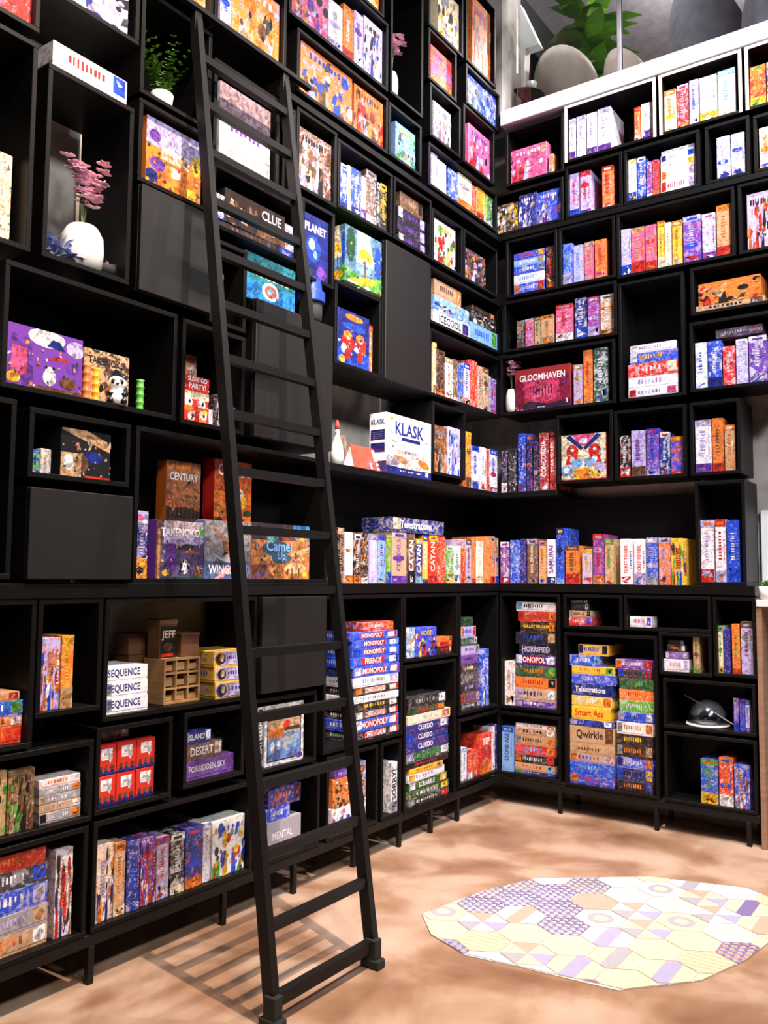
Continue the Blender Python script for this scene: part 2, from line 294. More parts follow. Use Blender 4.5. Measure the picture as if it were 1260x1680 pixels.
        for i in range(3): P.scrawl(R, .35+i*.18, .07, .13, .03, 'w', n=4)
        P.rect(.86, .04, .93, .12, 'w')
    elif fig == 'desert':
        P.rect(0, .5, 1, 1, (.42, .14, .05)); P.rect(0, .75, 1, 1, (.5, .2, .08)); P.ell(.45, .93, .3, .04, 'o'); P.rect(0, .36, 1, .5, (.6, .2, .07)); P.poly([(0, 0), (1, 0), (1, .3), (.6, .36), (.2, .33), (0, .36)], (.1, .04, .02))
        for i in range(8): x = .05+i*.12; P.poly([(x, .2), (x+.06, .2), (x+.04, .38+.06*R.random())], 'k')
        P.ell(.5, .15, .3, .05, 'u')
    elif fig == 'catan':
        P.rect(0, 0, 1, 1, (.6, .1, .02)); P.rect(0, .3, 1, .62, 'o'); P.ell(.6, .5, .28, .12, 'y'); P.ell(.62, .6, .17, .07, 'c'); P.poly([(0, 0), (1, 0), (1, .25), (.6, .32), (.35, .22), (0, .3)], (.08, .09, .02)); P.ell(.78, .2, .25, .12, 'o'); P.ell(.15, .18, .12, .12, 'k'); P.ell(.9, .36, .12, .04, 'G')
    elif fig == 'flame':
        P.rect(0, 0, 1, .3, (.7, .25, .04)); P.ell(.4, .12, .3, .06, 'k'); P.ell(.6, .2, .3, .04, 'y'); P.rect(0, .8, 1, 1, 'l'); P.ell(.3, .9, .25, .05, 'm'); P.ell(.7, .85, .2, .03, 'w')
    elif fig == 'panda':
        P.rect(0, 0, 1, 1, (.10, .07, .18)); P.rect(.15, .7, 1, 1, (.5, .4, .45)); P.poly([(.15, .6), (.6, .55), (1, .62), (1, .75), (.15, .75)], 'l'); P.rect(0, 0, .1, 1, 'u'); P.rect(.03, .0, .08, .85, (.5, .25, .1))
        P.rect(.22, .15, .4, .6, 'p'); P.ell(.66, .55, .14, .06, 'd'); P.poly([(.45, .42), (.7, .5), (.95, .44), (.7, .45)], (.5, .1, .05)); P.ell(.6, .17, .08, .09, 'w'); P.ell(.6, .28, .06, .055, 'w'); P.ell(.53, .22, .03, .06, 'k'); P.ell(.67, .22, .03, .06, 'k'); P.ell(.57, .29, .014, .02, 'k'); P.ell(.63, .29, .014, .02, 'k')
        P.ell(.19, .1, .06, .06, 'y'); P.ell(.9, .1, .1, .1, 'u'); P.rect(.1, 0, 1, .03, 'G'); P.poly([(.86, .78), (.92, .98), (.97, .8)], 'g'); P.poly([(.88, .76), (1, .9), (1, .78)], 'g')
    elif fig == 'bird':
        P.rect(0, 0, 1, 1, (.27, .30, .36)); P.rect(0, .5, 1, 1, (.36, .33, .33)); P.rect(0, 0, 1, .3, (.10, .15, .32))
        P.poly([(.12, .93), (.5, .7), (.53, .45), (.42, .4), (.38, .6)], (.36, .19, .13)); P.poly([(.5, .7), (.56, .55), (.5, .42), (.42, .42), (.46, .6)], (.7, .22, .08)); P.poly([(.14, .43), (.2, .42), (.4, .3), (.75, .25), (.9, .38), (.7, .45), (.45, .43), (.38, .34)], 'w'); P.poly([(.38, .38), (.5, .44), (.42, .48)], 'k')
        P.poly([(.22, 0), (.4, .18), (.62, .2), (.7, .12), (.5, .12), (.38, 0)], (.8, .35, .4)); P.rect(.95, .85, .98, .95, 'e')
    elif fig == 'camel':
        P.rect(0, 0, 1, 1, (.55, .20, .06)); P.rect(.0, .7, .7, 1, (.05, .03, .04)); P.rect(.7, .72, 1, 1, (.04, .2, .5)); P.ell(.85, .78, .12, .08, (.75, .4, .1)); P.ell(.6, .82, .14, .12, (.3, .07, .03)); P.ell(.35, .75, .1, .08, (.1, .3, .25))
        P.poly([(0, .35), (.5, .45), (1, .6), (1, .5), (.5, .35)], (.75, .4, .16)); P.poly([(.0, .0), (.4, .0), (.25, .25), (0, .25)], (.16, .06, .04)); P.ell(.75, .2, .2, .1, (.8, .45, .2)); P.rect(.68, .0, .7, .2, 'u'); P.rect(.8, .02, .82, .2, 'u'); P.ell(.85, .38, .06, .05, (.8, .4, .15)); P.rect(.88, .05, .96, .14, 'y')
        P.ell(.42, .55, .25, .14, (.05, .1, .15)); P.ell(.5, .38, .17, .1, (.05, .1, .15))
    elif fig == 'bubble':
        P.rect(.22, .5, .8, .88, 'w'); P.poly([(.6, .5), (.75, .5), (.7, .36)], 'w'); P.rect(.35, .65, .65, .75, 'e'); P.rect(0, 0, 1, .06, 'n')
        for i in range(3): P.ell(.2+i*.3, .22, .1, .1, 'u'); P.ell(.2+i*.3, .08, .13, .08, 'n')
    elif fig == 'oval':
        P.ell(.2, .5, .17, .42, c(2)); P.rect(.2, .1, .95, .9, 'l'); P.ell(.2, .5, .12, .36, 'k'); P.ell(.22, .55, .06, .25, 't'); P.scrawl(R, .6, .55, .5, .3, 'n'); P.ell(.8, .25, .12, .12, 'b')
    elif fig == 'pandemic':
        P.rect(0, 0, 1, 1, 'S'); P.rect(0, 0, 1, .42, (.02, .22, .62)); P.ell(.5, .3, .17, .2, 'w', 16); P.ell(.5, .3, .12, .14, (.5, .1, .05), 14); P.ell(.5, .3, .06, .07, 's'); P.scrawl(R, .15, .08, .2, .03, 's'); P.scrawl(R, .88, .08, .14, .03, 's')
    elif fig == 'castle':
        P.ell(.5, .5, .45, .35, (.6, .04, .12)); P.rect(.3, .3, .7, .55, (.75, .1, .2)); P.poly([(0, 0), (1, 0), (1, .2), (.6, .12), (.3, .22), (0, .12)], (.04, .01, .05)); P.ell(.08, .4, .1, .4, (.2, .0, .03)); P.ell(.9, .5, .1, .35, (.25, .01, .05))
        for i in range(7): P.rect(.33+i*.055, .35, .35+i*.055, .5+.1*R.random(), (.12, .01, .05))
        P.rect(.42, .05, .55, .07, 'w'); P.rect(.93, .1, .95, .2, 'w')
    elif fig == 'figures':
        P.rect(0, 0, 1, 1, 'c'); P.poly([(.25, 1), (.75, 1), (.6, .75), (.4, .75)], 'm'); P.ell(.5, .85, .1, .06, 'w'); P.poly([(.1, .95), (.2, 1), (.5, .7), (.45, .65)], 'n'); P.poly([(.9, .95), (.8, 1), (.5, .7), (.55, .65)], 'n')
        for x in (.25, .75): P.ell(x, .62, .14, .16, 'r'); P.poly([(x-.16, .35), (x+.16, .35), (x+.08, .6), (x-.08, .6)], 'r'); P.ell(x, .45, .06, .07, 'w'); P.ell(x, .66, .04, .03, 'w')
        P.ell(.5, .13, .24, .15, 'y'); P.ell(.5, .14, .15, .1, 'o'); P.ell(.35, .36, .13, .1, 's'); P.ell(.64, .38, .13, .1, 's'); P.ell(.12, .22, .14, .12, 's'); P.ell(.12, .22, .07, .06, 'w'); P.ell(.88, .26, .12, .12, 'l'); P.ell(.8, .12, .1, .07, 'y'); P.rect(0, 0, 1, .03, 'r')
    elif fig == 'ships':
        P.rect(0, 0, 1, 1, 'w'); P.rect(.06, .06, .94, .76, 'k'); P.rect(.08, .08, .92, .74, (.16, .3, .6)); P.rect(.08, .5, .92, .74, 't'); P.poly([(.1, .45), (.45, .45), (.5, .56), (.3, .62), (.1, .55)], 'o'); P.ell(.55, .63, .09, .08, 'r'); P.rect(.5, .54, .9, .6, 'd')
        P.poly([(.35, .45), (.9, .45), (.55, .2)], 'e'); P.ell(.2, .3, .05, .1, 'w'); P.ell(.35, .32, .05, .08, 'w'); P.ell(.75, .3, .14, .06, 's'); P.rect(.08, .08, .92, .2, (.12, .2, .5)); P.ell(.9, .08, .08, .05, 'p')
    elif fig == 'circles':
        P.rect(0, 0, 1, .4, 'w')
        for i in range(4): P.ell(.5, .88-i*.24, .32, .06, 'k', 14); P.ell(.5, .88-i*.24, .24, .045, 'o' if i < 2 else 'w', 14)
# ------------------------------------------------------------------ game boxes
def game_box(W_, u0, u1, z0, z1, d, dep, ori, pal, title, cube, ex, label, cat, group):
    loc, rz = frame(W_, u0, z0, d); w = u1-u0; h = z1-z0; R = random.Random(int((u0*7919+z0*104729)*1000))
    if ori in 'cf' and 'yaw' not in ex: rz += R.uniform(-.012, .012)
    t = empty({'s': 'upright_game_box', 'c': 'displayed_game_box', 'f': 'stacked_game_box'}[ori], loc, rz, label, cat, group)
    bm = bmesh.new(); bm2 = bmesh.new(); i = .0012
    if ori == 's': box(bm, (0, 0, 0), (w*.80, dep, h), .0012); box(bm2, (w*.80, i, i), (w-.0006, dep-i, h-i))
    elif ori == 'f': box(bm, (0, 0, h*.14), (w, dep, h), .0012); box(bm2, (i, i, 0), (w-i, dep-i, h*.14))
    else: box(bm, (0, 0, 0), (w, dep*.82, h), .0015); box(bm2, (i, dep*.82, i), (w-i, dep, h-i))
    has = 'fig' in ex
    strength = {'c': (.4 if ex['fig'] in ('crowd', 'hills') else .0) if has else .95, 's': .55, 'f': .35}[ori]
    if ex.get('tc') or pal[0] in 'k' and ori == 'f': strength *= .4
    pv = [PAL[pal[k % len(pal)]] for k in range(3)]
    for q, nm in ((bm, 'lid'), (bm2, 'tray')):
        o = link(nm, q, 'card', t); me = o.data; n = len(me.vertices)
        for k, an in enumerate(('c1', 'c2', 'c3')):
            a = me.attributes.new(an, 'FLOAT_COLOR', 'POINT'); a.data.foreach_set('color', [*pv[k], strength if k == 0 else 1.0]*n)
    P = Print(w, h); p = lambda k: pal[k % len(pal)]
    tcl = ex.get('tc') or ('w' if p(0) in 'knbpurRGdSo' else 'k')
    if has:
        figure(P, ex['fig'], pal, R)
        if ex['fig'] not in ('klask', 'bubble', 'pandemic', 'split', 'ships', 'planet', 'oval', 'crowd', 'circles', 'bird'):
            for k in range(34): P.ell(R.random(), R.random()*.75, R.uniform(.01, .04), R.uniform(.01, .035), R.choice([p(1), p(2), p(3), 'u', 'd', 't']), 6, R.random()*3)
    readable = title and not ex.get('nt')
    if ori == 'c':
        tp = float(ex.get('tp', .8))
        if title:
            if cube == 'L46' and w > .1: P.text(title, .5, .87, .86, .12, 'k')
            elif title == 'Camel Up': P.text('Camel', .46, .60, .46, .2, 's'); P.text('Up', .5, .40, .22, .18, 's')
            elif ' ' in title and w < .35:
                a, b = title.rsplit(' ', 1); P.text(a, .5, tp+.07, .8, .12, tcl); P.text(b, .5, tp-.08, .7, .12, tcl)
            elif title == 'CLUE': P.text(title, .76, .72, .34, .3, 'w'); P.text('HARRY POTTER', .76, .45, .36, .12, 'y')
            else: P.text(title, .5, tp, .82, float(ex.get('th', .17)), tcl)
        elif not has or ex['fig'] in ('crowd', 'hills'):
            P.scrawl(R, .5, .84, .7, .11, p(3) if p(3) != p(0) else 'w')
        if not has:
            for k in range(7): P.ell(R.uniform(.1, .9), R.uniform(.1, .7), R.uniform(.06, .2), R.uniform(.05, .14), p(R.randint(1, 3)), 10, R.random()*3)
    elif ori == 's':
        v = h > w*1.6
        if not has:
            zb = R.uniform(.08, .28)
            if R.random() < .6: P.rect(0, 0, 1, zb, p(2))
            for k in range(R.randint(1, 4)): P.poly([(R.random(), zb*R.random()) for _ in range(4)], p(R.randint(1, 3)))
            if R.random() < .6: P.rect(0, .88, 1, 1, p(1)); P.rect(.2, .91, .8, .96, p(3))
            if R.random() < .3: P.ell(.45, R.uniform(.35, .7), .4, .06, p(R.randint(1, 3)), 10)
        if title and readable or title: P.text(title, .45, .55, .62, .62, tcl, 1)
        else: P.scrawl(R, .45, .58, .34, .46, p(1) if p(1) != p(0) else 'w', True, R.randint(8, 14)); 
        if R.random() < .5: P.scrawl(R, .85, .55, .12, .4, p(3) if p(3) != p(0) else 'e', True, 8)
    else:
        if not has:
            if R.random() < .7 and 'th' not in ex: P.rect(.8, .2, .97, .95, p(2)); P.poly([(.82+.13*R.random(), .2+.7*R.random()) for _ in range(4)], p(3))
            if R.random() < .5: P.rect(0.02, .2, .16, .95, p(3))
        if title: P.text(title, .45, .56, .74 if len(title) > 7 else .6, float(ex.get('th', .56)), tcl)
        elif not has: P.scrawl(R, .44, .58, .5, .42, p(1) if p(1) != p(0) else 'w', False, R.randint(6, 11))
    if title in ('MONOPOLY', 'FRIENDS') and ori == 'f':
        # logo plate behind the word
        Q = Print(w, h); Q.rect(.22, .26, .68, .86, 'r' if tcl == 'w' else 'w'); Q.rect(.78, .25, .93, .85, 'w')
        if tcl != 'w': pass
        Q.build(t, 'logo_plate')
    P.build(t)
    sd = ex.get('side')
    # left end of a box: same print on the side face that can be seen from the room
    if sd:
        Q = Print(dep, h); Q.rect(0, 0, 1, 1, 'w'); Q.rect(.12, .03, .8, .97, 'w'); Q.text(sd, .45, .5, .62, .9, 'k', -1)
        o = Q.build(t, 'side_print'); o.rotation_euler = (0, 0, -math.pi/2); o.location = (0, dep, 0)
    elif ori == 'f' and W_ == 'L' and (cube in ('L49', 'L52', 'L41')):
        Q = Print(dep, h); Q.rect(.05, .25, .3, .9, p(2)); Q.scrawl(R, .6, .58, .4, .4, p(1) if p(1) != p(0) else 'w')
        o = Q.build(t, 'side_print'); o.rotation_euler = (0, 0, -math.pi/2); o.location = (0, dep, 0)
    elif cube == 'LS2' and title == 'KLASK':
        Q = Print(dep, h); Q.rect(0, 0, 1, .2, 'n'); Q.text('KLASK', .5, .85, .8, .1, 'n'); Q.rect(.08, .55, .9, .72, 'n'); Q.rect(.08, .34, .9, .5, 'n')
        for k in range(4): Q.scrawl(R, .5, .68-k*.035, .6, .012, 'l', n=8)
        o = Q.build(t, 'side_print'); o.rotation_euler = (0, 0, -math.pi/2); o.location = (0, dep, 0)
    elif ex.get('fig') == 'mushroom':
        Q = Print(dep, h); figure(Q, 'mushroom', pal, R); o = Q.build(t, 'side_print'); o.rotation_euler = (0, 0, -math.pi/2); o.location = (0, dep, 0)
    return t
CUBES = {
 'L1': ('L', -3.6987, -3.3241, 3.2363, 3.5133, 'open', 'in the top left corner cubby', 'black cubby at the top left corner holding a red cover', 0.3),
 'L2': ('L', -3.6836, -3.3253, 2.472, 3.1972, 'open', 'in the tall far left cubby', 'tall black cubby at far left with a small cream box low inside', 0.3),
 'L3': ('L', -3.299, -2.912, 3.41, 4.02, 'open', 'in the cubby above the orchid', 'black cubby above the orchid cubby holding a purple and white cover', 0.3),
 'L5': ('L', -3.284, -2.923, 2.475, 3.155, 'backless', 'in the orchid cubby', 'tall black cubby holding the white vase of flowers', 0.3),
 'L6': ('L', -2.901, -2.54, 3.235, 3.66, 'open', 'in the fern cubby', 'black cubby holding the small fern in a white pot', 0.3),
 'L7': ('L', -2.9, -2.535, 2.89, 3.215, 'open', 'below the fern cubby', 'black cubby below the fern holding one orange cover', 0.3),
 'L8': ('L', -2.893, -2.53, 2.465, 2.877, 'closed', '', 'closed black cabinet left of the ladder, below the orange cover', 0.3),
 'L9': ('L', -3.41, -2.685, 2.004, 2.425, 'open', 'in the panda figurine cubby', 'wide black cubby holding the panda figurine and bamboo', 0.3),
 'L10': ('L', -3.303, -2.895, 1.723, 1.956, 'open', 'in the cubby below the panda', 'low black cubby below the panda figurine cubby', 0.3),
 'L11': ('L', -3.303, -2.887, 1.385, 1.69, 'closed', '', 'closed black cabinet standing on the counter shelf at far left', 0.3),
 'L11b': ('L', -3.75, -3.35, 1.385, 1.97, 'open', '', 'empty black cubby at the far left edge above the counter shelf', 0.3),
 'L12': ('L', -2.66, -2.31, 2.0, 2.42, 'open', 'in the cubby behind the ladder left rail', 'black cubby behind the ladder holding a red food themed cover', 0.3),
 'L13': ('L', -2.268, -1.735, 2.0, 2.607, 'closed', '', 'large closed black cabinet behind the middle rungs of the ladder', 0.3),
 'L14a': ('L', -2.52, -2.31, 2.44, 2.8, 'open', 'in the small cubby left of the teal box', 'small black cubby behind the ladder left of the teal box', 0.3),
 'L15': ('L', -2.52, -1.965, 2.845, 3.12, 'open', 'in the dark cover cubby behind the ladder', 'black cubby behind the ladder holding a dark brown cover', 0.3),
 'L16': ('L', -2.522, -2.12, 3.13, 3.57, 'open', 'in the cubby with the white cover', 'black cubby behind the upper ladder holding a mauve and white cover', 0.3),
 'L16b': ('L', -2.1, -2.01, 3.13, 3.57, 'open', '', 'narrow empty black cubby behind the upper right rail of the ladder', 0.3),
 'L17a': ('L', -2.9, -2.54, 3.7, 4.25, 'open', 'above the fern cubby', 'black cubby at the top edge left of the ladder head', 0.3),
 'L17b': ('L', -2.53, -2.085, 3.7, 4.34, 'open', 'above the ladder head', 'black cubby at the top just above the head of the ladder', 0.3),
 'L18': ('L', -2.07, -1.27, 4.02, 4.405, 'open', 'in the top row above two orange covers', 'wide black cubby at the top above the two orange covers', 0.3),
 'L19': ('L', -1.85, -1.31, 4.415, 4.95, 'open', 'at the top edge above the orange spine', 'black cubby at the top edge holding a yellow and white cover', 0.3),
 'L20': ('L', -2.008, -1.266, 3.672, 3.985, 'open', 'in the wide cubby of orange covers', 'wide black cubby holding two orange covers side by side', 0.3),
 'L21': ('L', -2.0, -1.7, 3.215, 3.6, 'open', 'right of the upper ladder rail', 'black cubby right of the upper ladder holding a grey brown cover', 0.3),
 'L21b': ('L', -1.955, -1.71, 2.8, 3.18, 'open', 'in the blue planet cubby', 'black cubby right of the ladder holding a navy planet cover', 0.3),
 'L22': ('L', -1.69, -1.217, 3.227, 3.578, 'open', 'in the cubby of blue spines', 'black cubby holding blue, tan and dark spines right of the grey cover', 0.3),
 'L23': ('L', -1.245, -0.92, 4.03, 4.75, 'open', 'in the white vase cubby', 'tall black cubby at the top holding a small white vase', 0.3),
 'L24': ('L', -1.256, -0.931, 3.677, 3.975, 'open', 'below the white vase cubby', 'black cubby below the small white vase', 0.3),
 'L25': ('L', -0.86, -0.46, 4.63, 5.1, 'open', 'at the top edge near the corner', 'black cubby at the top edge holding a cream cover', 0.3),
 'L26': ('L', -0.86, -0.54, 4.304, 4.616, 'open', 'with the red cover near the corner', 'black cubby near the top corner holding a red cover', 0.3),
 'L27': ('L', -0.842, -0.49, 3.969, 4.29, 'open', 'below the red cover near the corner', 'black cubby holding a small cream cover near the corner', 0.3),
 'L28': ('L', -0.425, 0.03, 4.36, 4.62, 'backless', 'by the top corner', 'backless black cubby by the corner holding blue boxes', 0.3),
 'L28b': ('L', -0.425, -0.03, 4.64, 5.2, 'backless', 'above the blue boxes', 'backless black cubby by the corner above the blue boxes', 0.3),
 'L29': ('L', -0.454, -0.045, 3.967, 4.345, 'open', 'with the pink cover by the corner', 'black cubby by the corner holding a pink cover', 0.3),
 'L30': ('L', -0.855, -0.015, 3.663, 3.923, 'open', 'in the cubby of rainbow spines', 'wide black cubby by the corner holding cream, orange and green spines', 0.3),
 'L31': ('L', -1.205, -0.82, 3.229, 3.579, 'open', 'in the cubby of dark flat boxes', 'black cubby holding a stack of dark flat boxes', 0.3),
 'L32a': ('L', -0.812, -0.46, 3.227, 3.545, 'open', 'with the white cover left of the corner', 'black cubby holding a white and red cover left of the corner', 0.3),
 'L32b': ('L', -0.45, -0.01, 3.227, 3.545, 'open', 'with the dark cover beside the corner', 'black cubby holding a dark and orange cover beside the corner', 0.3),
 'L32c': ('L', -0.843, 0.05, 2.86, 3.195, 'open', 'in the corner cubby with flat boxes', 'wide black cubby by the corner holding two stacks of flat boxes', 0.3),
 'L33': ('L', -1.302, -0.86, 2.44, 3.19, 'closed', '', 'tall closed black cabinet left of the corner cubbies', 0.3),
 'L35': ('L', -1.7, -1.31, 2.44, 2.86, 'open', 'in the cubby with the red robots cover', 'black cubby holding the red robots cover', 0.3),
 'L36r': ('L', -0.835, 0.03, 2.44, 2.83, 'open', 'in the row left of the white corner vase', 'wide black cubby of upright spines left of the corner vase', 0.3),
 'L36b': ('L', -0.8, -0.43, 1.99, 2.41, 'open', 'in the cubby right of the big white box', 'black cubby right of the big white box holding two covers', 0.3),
 'L37': ('L', -2.868, -1.74, 1.373, 1.958, 'open', 'in the wide counter cubby behind the ladder', 'wide black cubby on the counter shelf behind the ladder', 0.3),
 'L38': ('L', -3.243, -2.99, 0.93, 1.321, 'open', 'in the narrow cubby left of the word boxes', 'narrow black cubby below the counter holding two colourful spines', 0.3),
 'L38b': ('L', -3.8, -3.25, 0.84, 1.321, 'open', 'in the far left cubby below the counter', 'black cubby at the far left below the counter', 0.3),
 'L39': ('L', -3.8, -3.01, 0.555, 0.83, 'open', 'in the lower far left cubby', 'black cubby at the lower left edge of the wall', 0.3),
 'L40': ('L', -3.8, -3.02, 0.17, 0.54, 'open', 'in the bottom far left cubby', 'bottom black cubby at the far left edge', 0.3),
 'L41': ('L', -2.98, -2.205, 0.885, 1.317, 'backless', 'in the backless cubby of wooden crates', 'wide backless cubby holding three white word boxes and crates', 0.3),
 'L42': ('L', -3.0, -2.657, 0.566, 0.866, 'open', 'in the cubby of red boxes', 'black cubby holding the small red boxes', 0.3),
 'L43': ('L', -2.6, -2.27, 0.58, 0.87, 'open', 'in the cubby with the small dark plant', 'black cubby below the yellow boxes holding dark flat boxes', 0.3),
 'L44': ('L', -3.0, -2.21, 0.17, 0.545, 'open', 'in the bottom row left of the ladder', 'bottom black cubby full of upright spines left of the ladder', 0.3),
 'L45': ('L', -2.195, -1.76, 0.9, 1.315, 'closed', '', 'closed black cabinet below the counter behind the ladder', 0.3),
 'L46': ('L', -2.22, -1.8, 0.56, 0.88, 'open', 'in the cubby with the naval cover', 'black cubby behind the ladder holding a white and blue cover', 0.3),
 'L47': ('L', -2.2, -1.77, 0.17, 0.545, 'open', 'in the bottom cubby behind the ladder', 'bottom black cubby behind the lower ladder', 0.3),
 'L48': ('L', -1.72, -1.31, 0.17, 0.56, 'open', 'in the bottom cubby right of the ladder', 'bottom black cubby right of the lower ladder', 0.3),
 'L49': ('L', -1.752, -1.09, 0.575, 1.315, 'open', 'in the tall cubby of blue flat boxes', 'tall black cubby holding the tall stack of blue and black flat boxes', 0.3),
 'L50': ('L', -1.28, -1.1, 0.17, 0.56, 'open', 'in the narrow bottom cubby', 'narrow bottom black cubby holding one white box on edge', 0.3),
 'L51': ('L', -1.081, -0.51, 0.95, 1.315, 'open', 'in the cubby with the blue owl box', 'black cubby below the counter holding a blue cover and small red boxes', 0.3),
 'L52': ('L', -1.075, -0.54, 0.155, 0.935, 'open', 'in the tall cubby left of the corner', 'tall black cubby holding a stack of flat boxes left of the corner', 0.3),
 'L53': ('L', -0.5, -0.01, 0.6, 1.315, 'open', 'in the tall cubby beside the corner', 'tall black cubby immediately left of the corner', 0.3),
 'L54': ('L', -0.5, 0.055, 0.19, 0.58, 'open', 'in the bottom corner cubby', 'bottom black cubby immediately left of the corner', 0.3),
 'R1': ('R', 0.05, 0.46, 3.963, 4.345, 'open', 'in the top cubby right of the corner', 'black cubby in the top row immediately right of the corner', 0.3),
 'R2': ('R', 0.469, 1.046, 4.01, 4.379, 'open', 'in the top cubby of matching white spines', 'black cubby with lit edges painted cream in the top row holding matching white spines', 0.3),
 'R3': ('R', 1.065, 1.528, 4.01, 4.379, 'open', 'in the top cubby of pale spines', 'black cubby with lit edges painted cream in the top row right of the matching spines', 0.3),
 'R4': ('R', 1.545, 1.95, 4.01, 4.379, 'open', 'in the top cubby at the right edge', 'black cubby with lit edges painted cream in the top row at the right edge', 0.3),
 'R5': ('R', -0.04, 0.455, 3.645, 3.93, 'open', 'beside the corner below the pink cover', 'black cubby right of the corner holding blue covers', 0.3),
 'R6': ('R', 0.469, 0.835, 3.645, 3.985, 'open', 'in the cubby of two lilac spines', 'black cubby in the second row holding three slim spines', 0.3),
 'R7': ('R', 0.845, 1.29, 3.645, 3.985, 'open', 'in the second row with white flat boxes', 'black cubby in the second row holding spines and white flat boxes', 0.3),
 'R8': ('R', 1.32, 1.56, 3.645, 3.985, 'open', 'in the second row near the right edge', 'black cubby in the second row near the right edge', 0.3),
 'R9': ('R', 1.58, 1.95, 3.645, 3.97, 'open', 'in the second row at the right edge', 'black cubby in the second row at the right edge', 0.3),
 'R10': ('R', 0.05, 0.41, 3.215, 3.6, 'open', 'in the third row right of the corner', 'black cubby in the third row immediately right of the corner', 0.3),
 'R11': ('R', 0.42, 0.785, 3.215, 3.6, 'open', 'in the third row, second cubby', 'black cubby in the third row holding blue and peach spines', 0.3),
 'R12': ('R', 0.795, 1.472, 3.2, 3.6, 'open', 'in the wide third row cubby', 'wide black cubby in the third row full of peach and yellow spines', 0.3),
 'R13': ('R', 1.49, 1.95, 3.2, 3.6, 'open', 'in the third row at the right edge', 'black cubby in the third row at the right edge', 0.3),
 'R14': ('R', 0.03, 0.79, 2.86, 3.195, 'open', 'in the fourth row right of the corner', 'wide black cubby in the fourth row right of the corner', 0.3),
 'R15': ('R', 0.8, 1.185, 2.45, 3.17, 'open', 'in the tall cubby with five flat boxes', 'tall black cubby holding five flat boxes', 0.3),
 'R16': ('R', 1.223, 1.75, 2.9, 3.177, 'open', 'in the fourth row at the right edge', 'black cubby in the fourth row holding an orange cover', 0.3),
 'R17': ('R', 1.213, 1.75, 2.46, 2.86, 'open', 'in the fifth row at the right edge', 'black cubby in the fifth row holding blue and pink spines', 0.3),
 'R18': ('R', 0.004, 0.775, 2.45, 2.84, 'open', 'in the row right of the white corner vase', 'wide black cubby right of the corner vase with a wide crimson cover', 0.3),
 'R19': ('R', 0.395, 0.755, 1.985, 2.41, 'open', 'in the cubby with the two red figures', 'black cubby holding the bright cover with two red figures', 0.3),
 'R20': ('R', 0.765, 1.185, 1.985, 2.4, 'open', 'right of the two red figures', 'black cubby right of the bright cover holding five dark spines', 0.3),
 'R21': ('R', 1.205, 1.475, 1.985, 2.4, 'open', 'above the white binders', 'narrow black cubby above the three tall binders', 0.3),
 'R22': ('R', 1.225, 1.49, 1.373, 1.95, 'open', 'on the counter at its right end', 'tall black cubby on the counter holding three tall binders', 0.3),
 'R23': ('R', 0.0, 0.41, 0.59, 1.31, 'open', 'in the tall cubby right of the corner', 'tall black cubby immediately right of the corner', 0.3),
 'R24': ('R', -0.02, 0.41, 0.18, 0.57, 'open', 'in the bottom cubby right of the corner', 'bottom black cubby immediately right of the corner', 0.3),
 'R25': ('R', 0.432, 0.8, 1.105, 1.31, 'open', 'in the small cubby below the counter', 'small low black cubby below the counter right of the corner', 0.3),
 'R26': ('R', 0.81, 1.3, 1.11, 1.312, 'open', 'in the low cubby with one white box', 'low black cubby below the counter holding one white box', 0.3),
 'R27': ('R', 1.01, 1.3, 0.87, 1.105, 'open', 'in the small cubby below the white box', 'small black cubby right of the two tall stacks', 0.3),
 'R28': ('R', 0.435, 1.0, 0.17, 1.08, 'open', 'in the tall cubby with two stacks', 'tall black cubby holding two stacks of colourful flat boxes', 0.3),
 'R29': ('R', 1.31, 1.53, 0.88, 1.31, 'open', 'in the last cubby below the counter', 'black cubby at the right end below the counter', 0.3),
 'R30': ('R', 1.03, 1.52, 0.575, 0.85, 'open', 'in the cubby with the clear dome', 'black cubby holding a clear dome and thin spines', 0.3),
 'R31': ('R', 1.03, 1.52, 0.17, 0.555, 'open', 'in the bottom right cubby', 'bottom black cubby at the right end of the wall', 0.3),
}
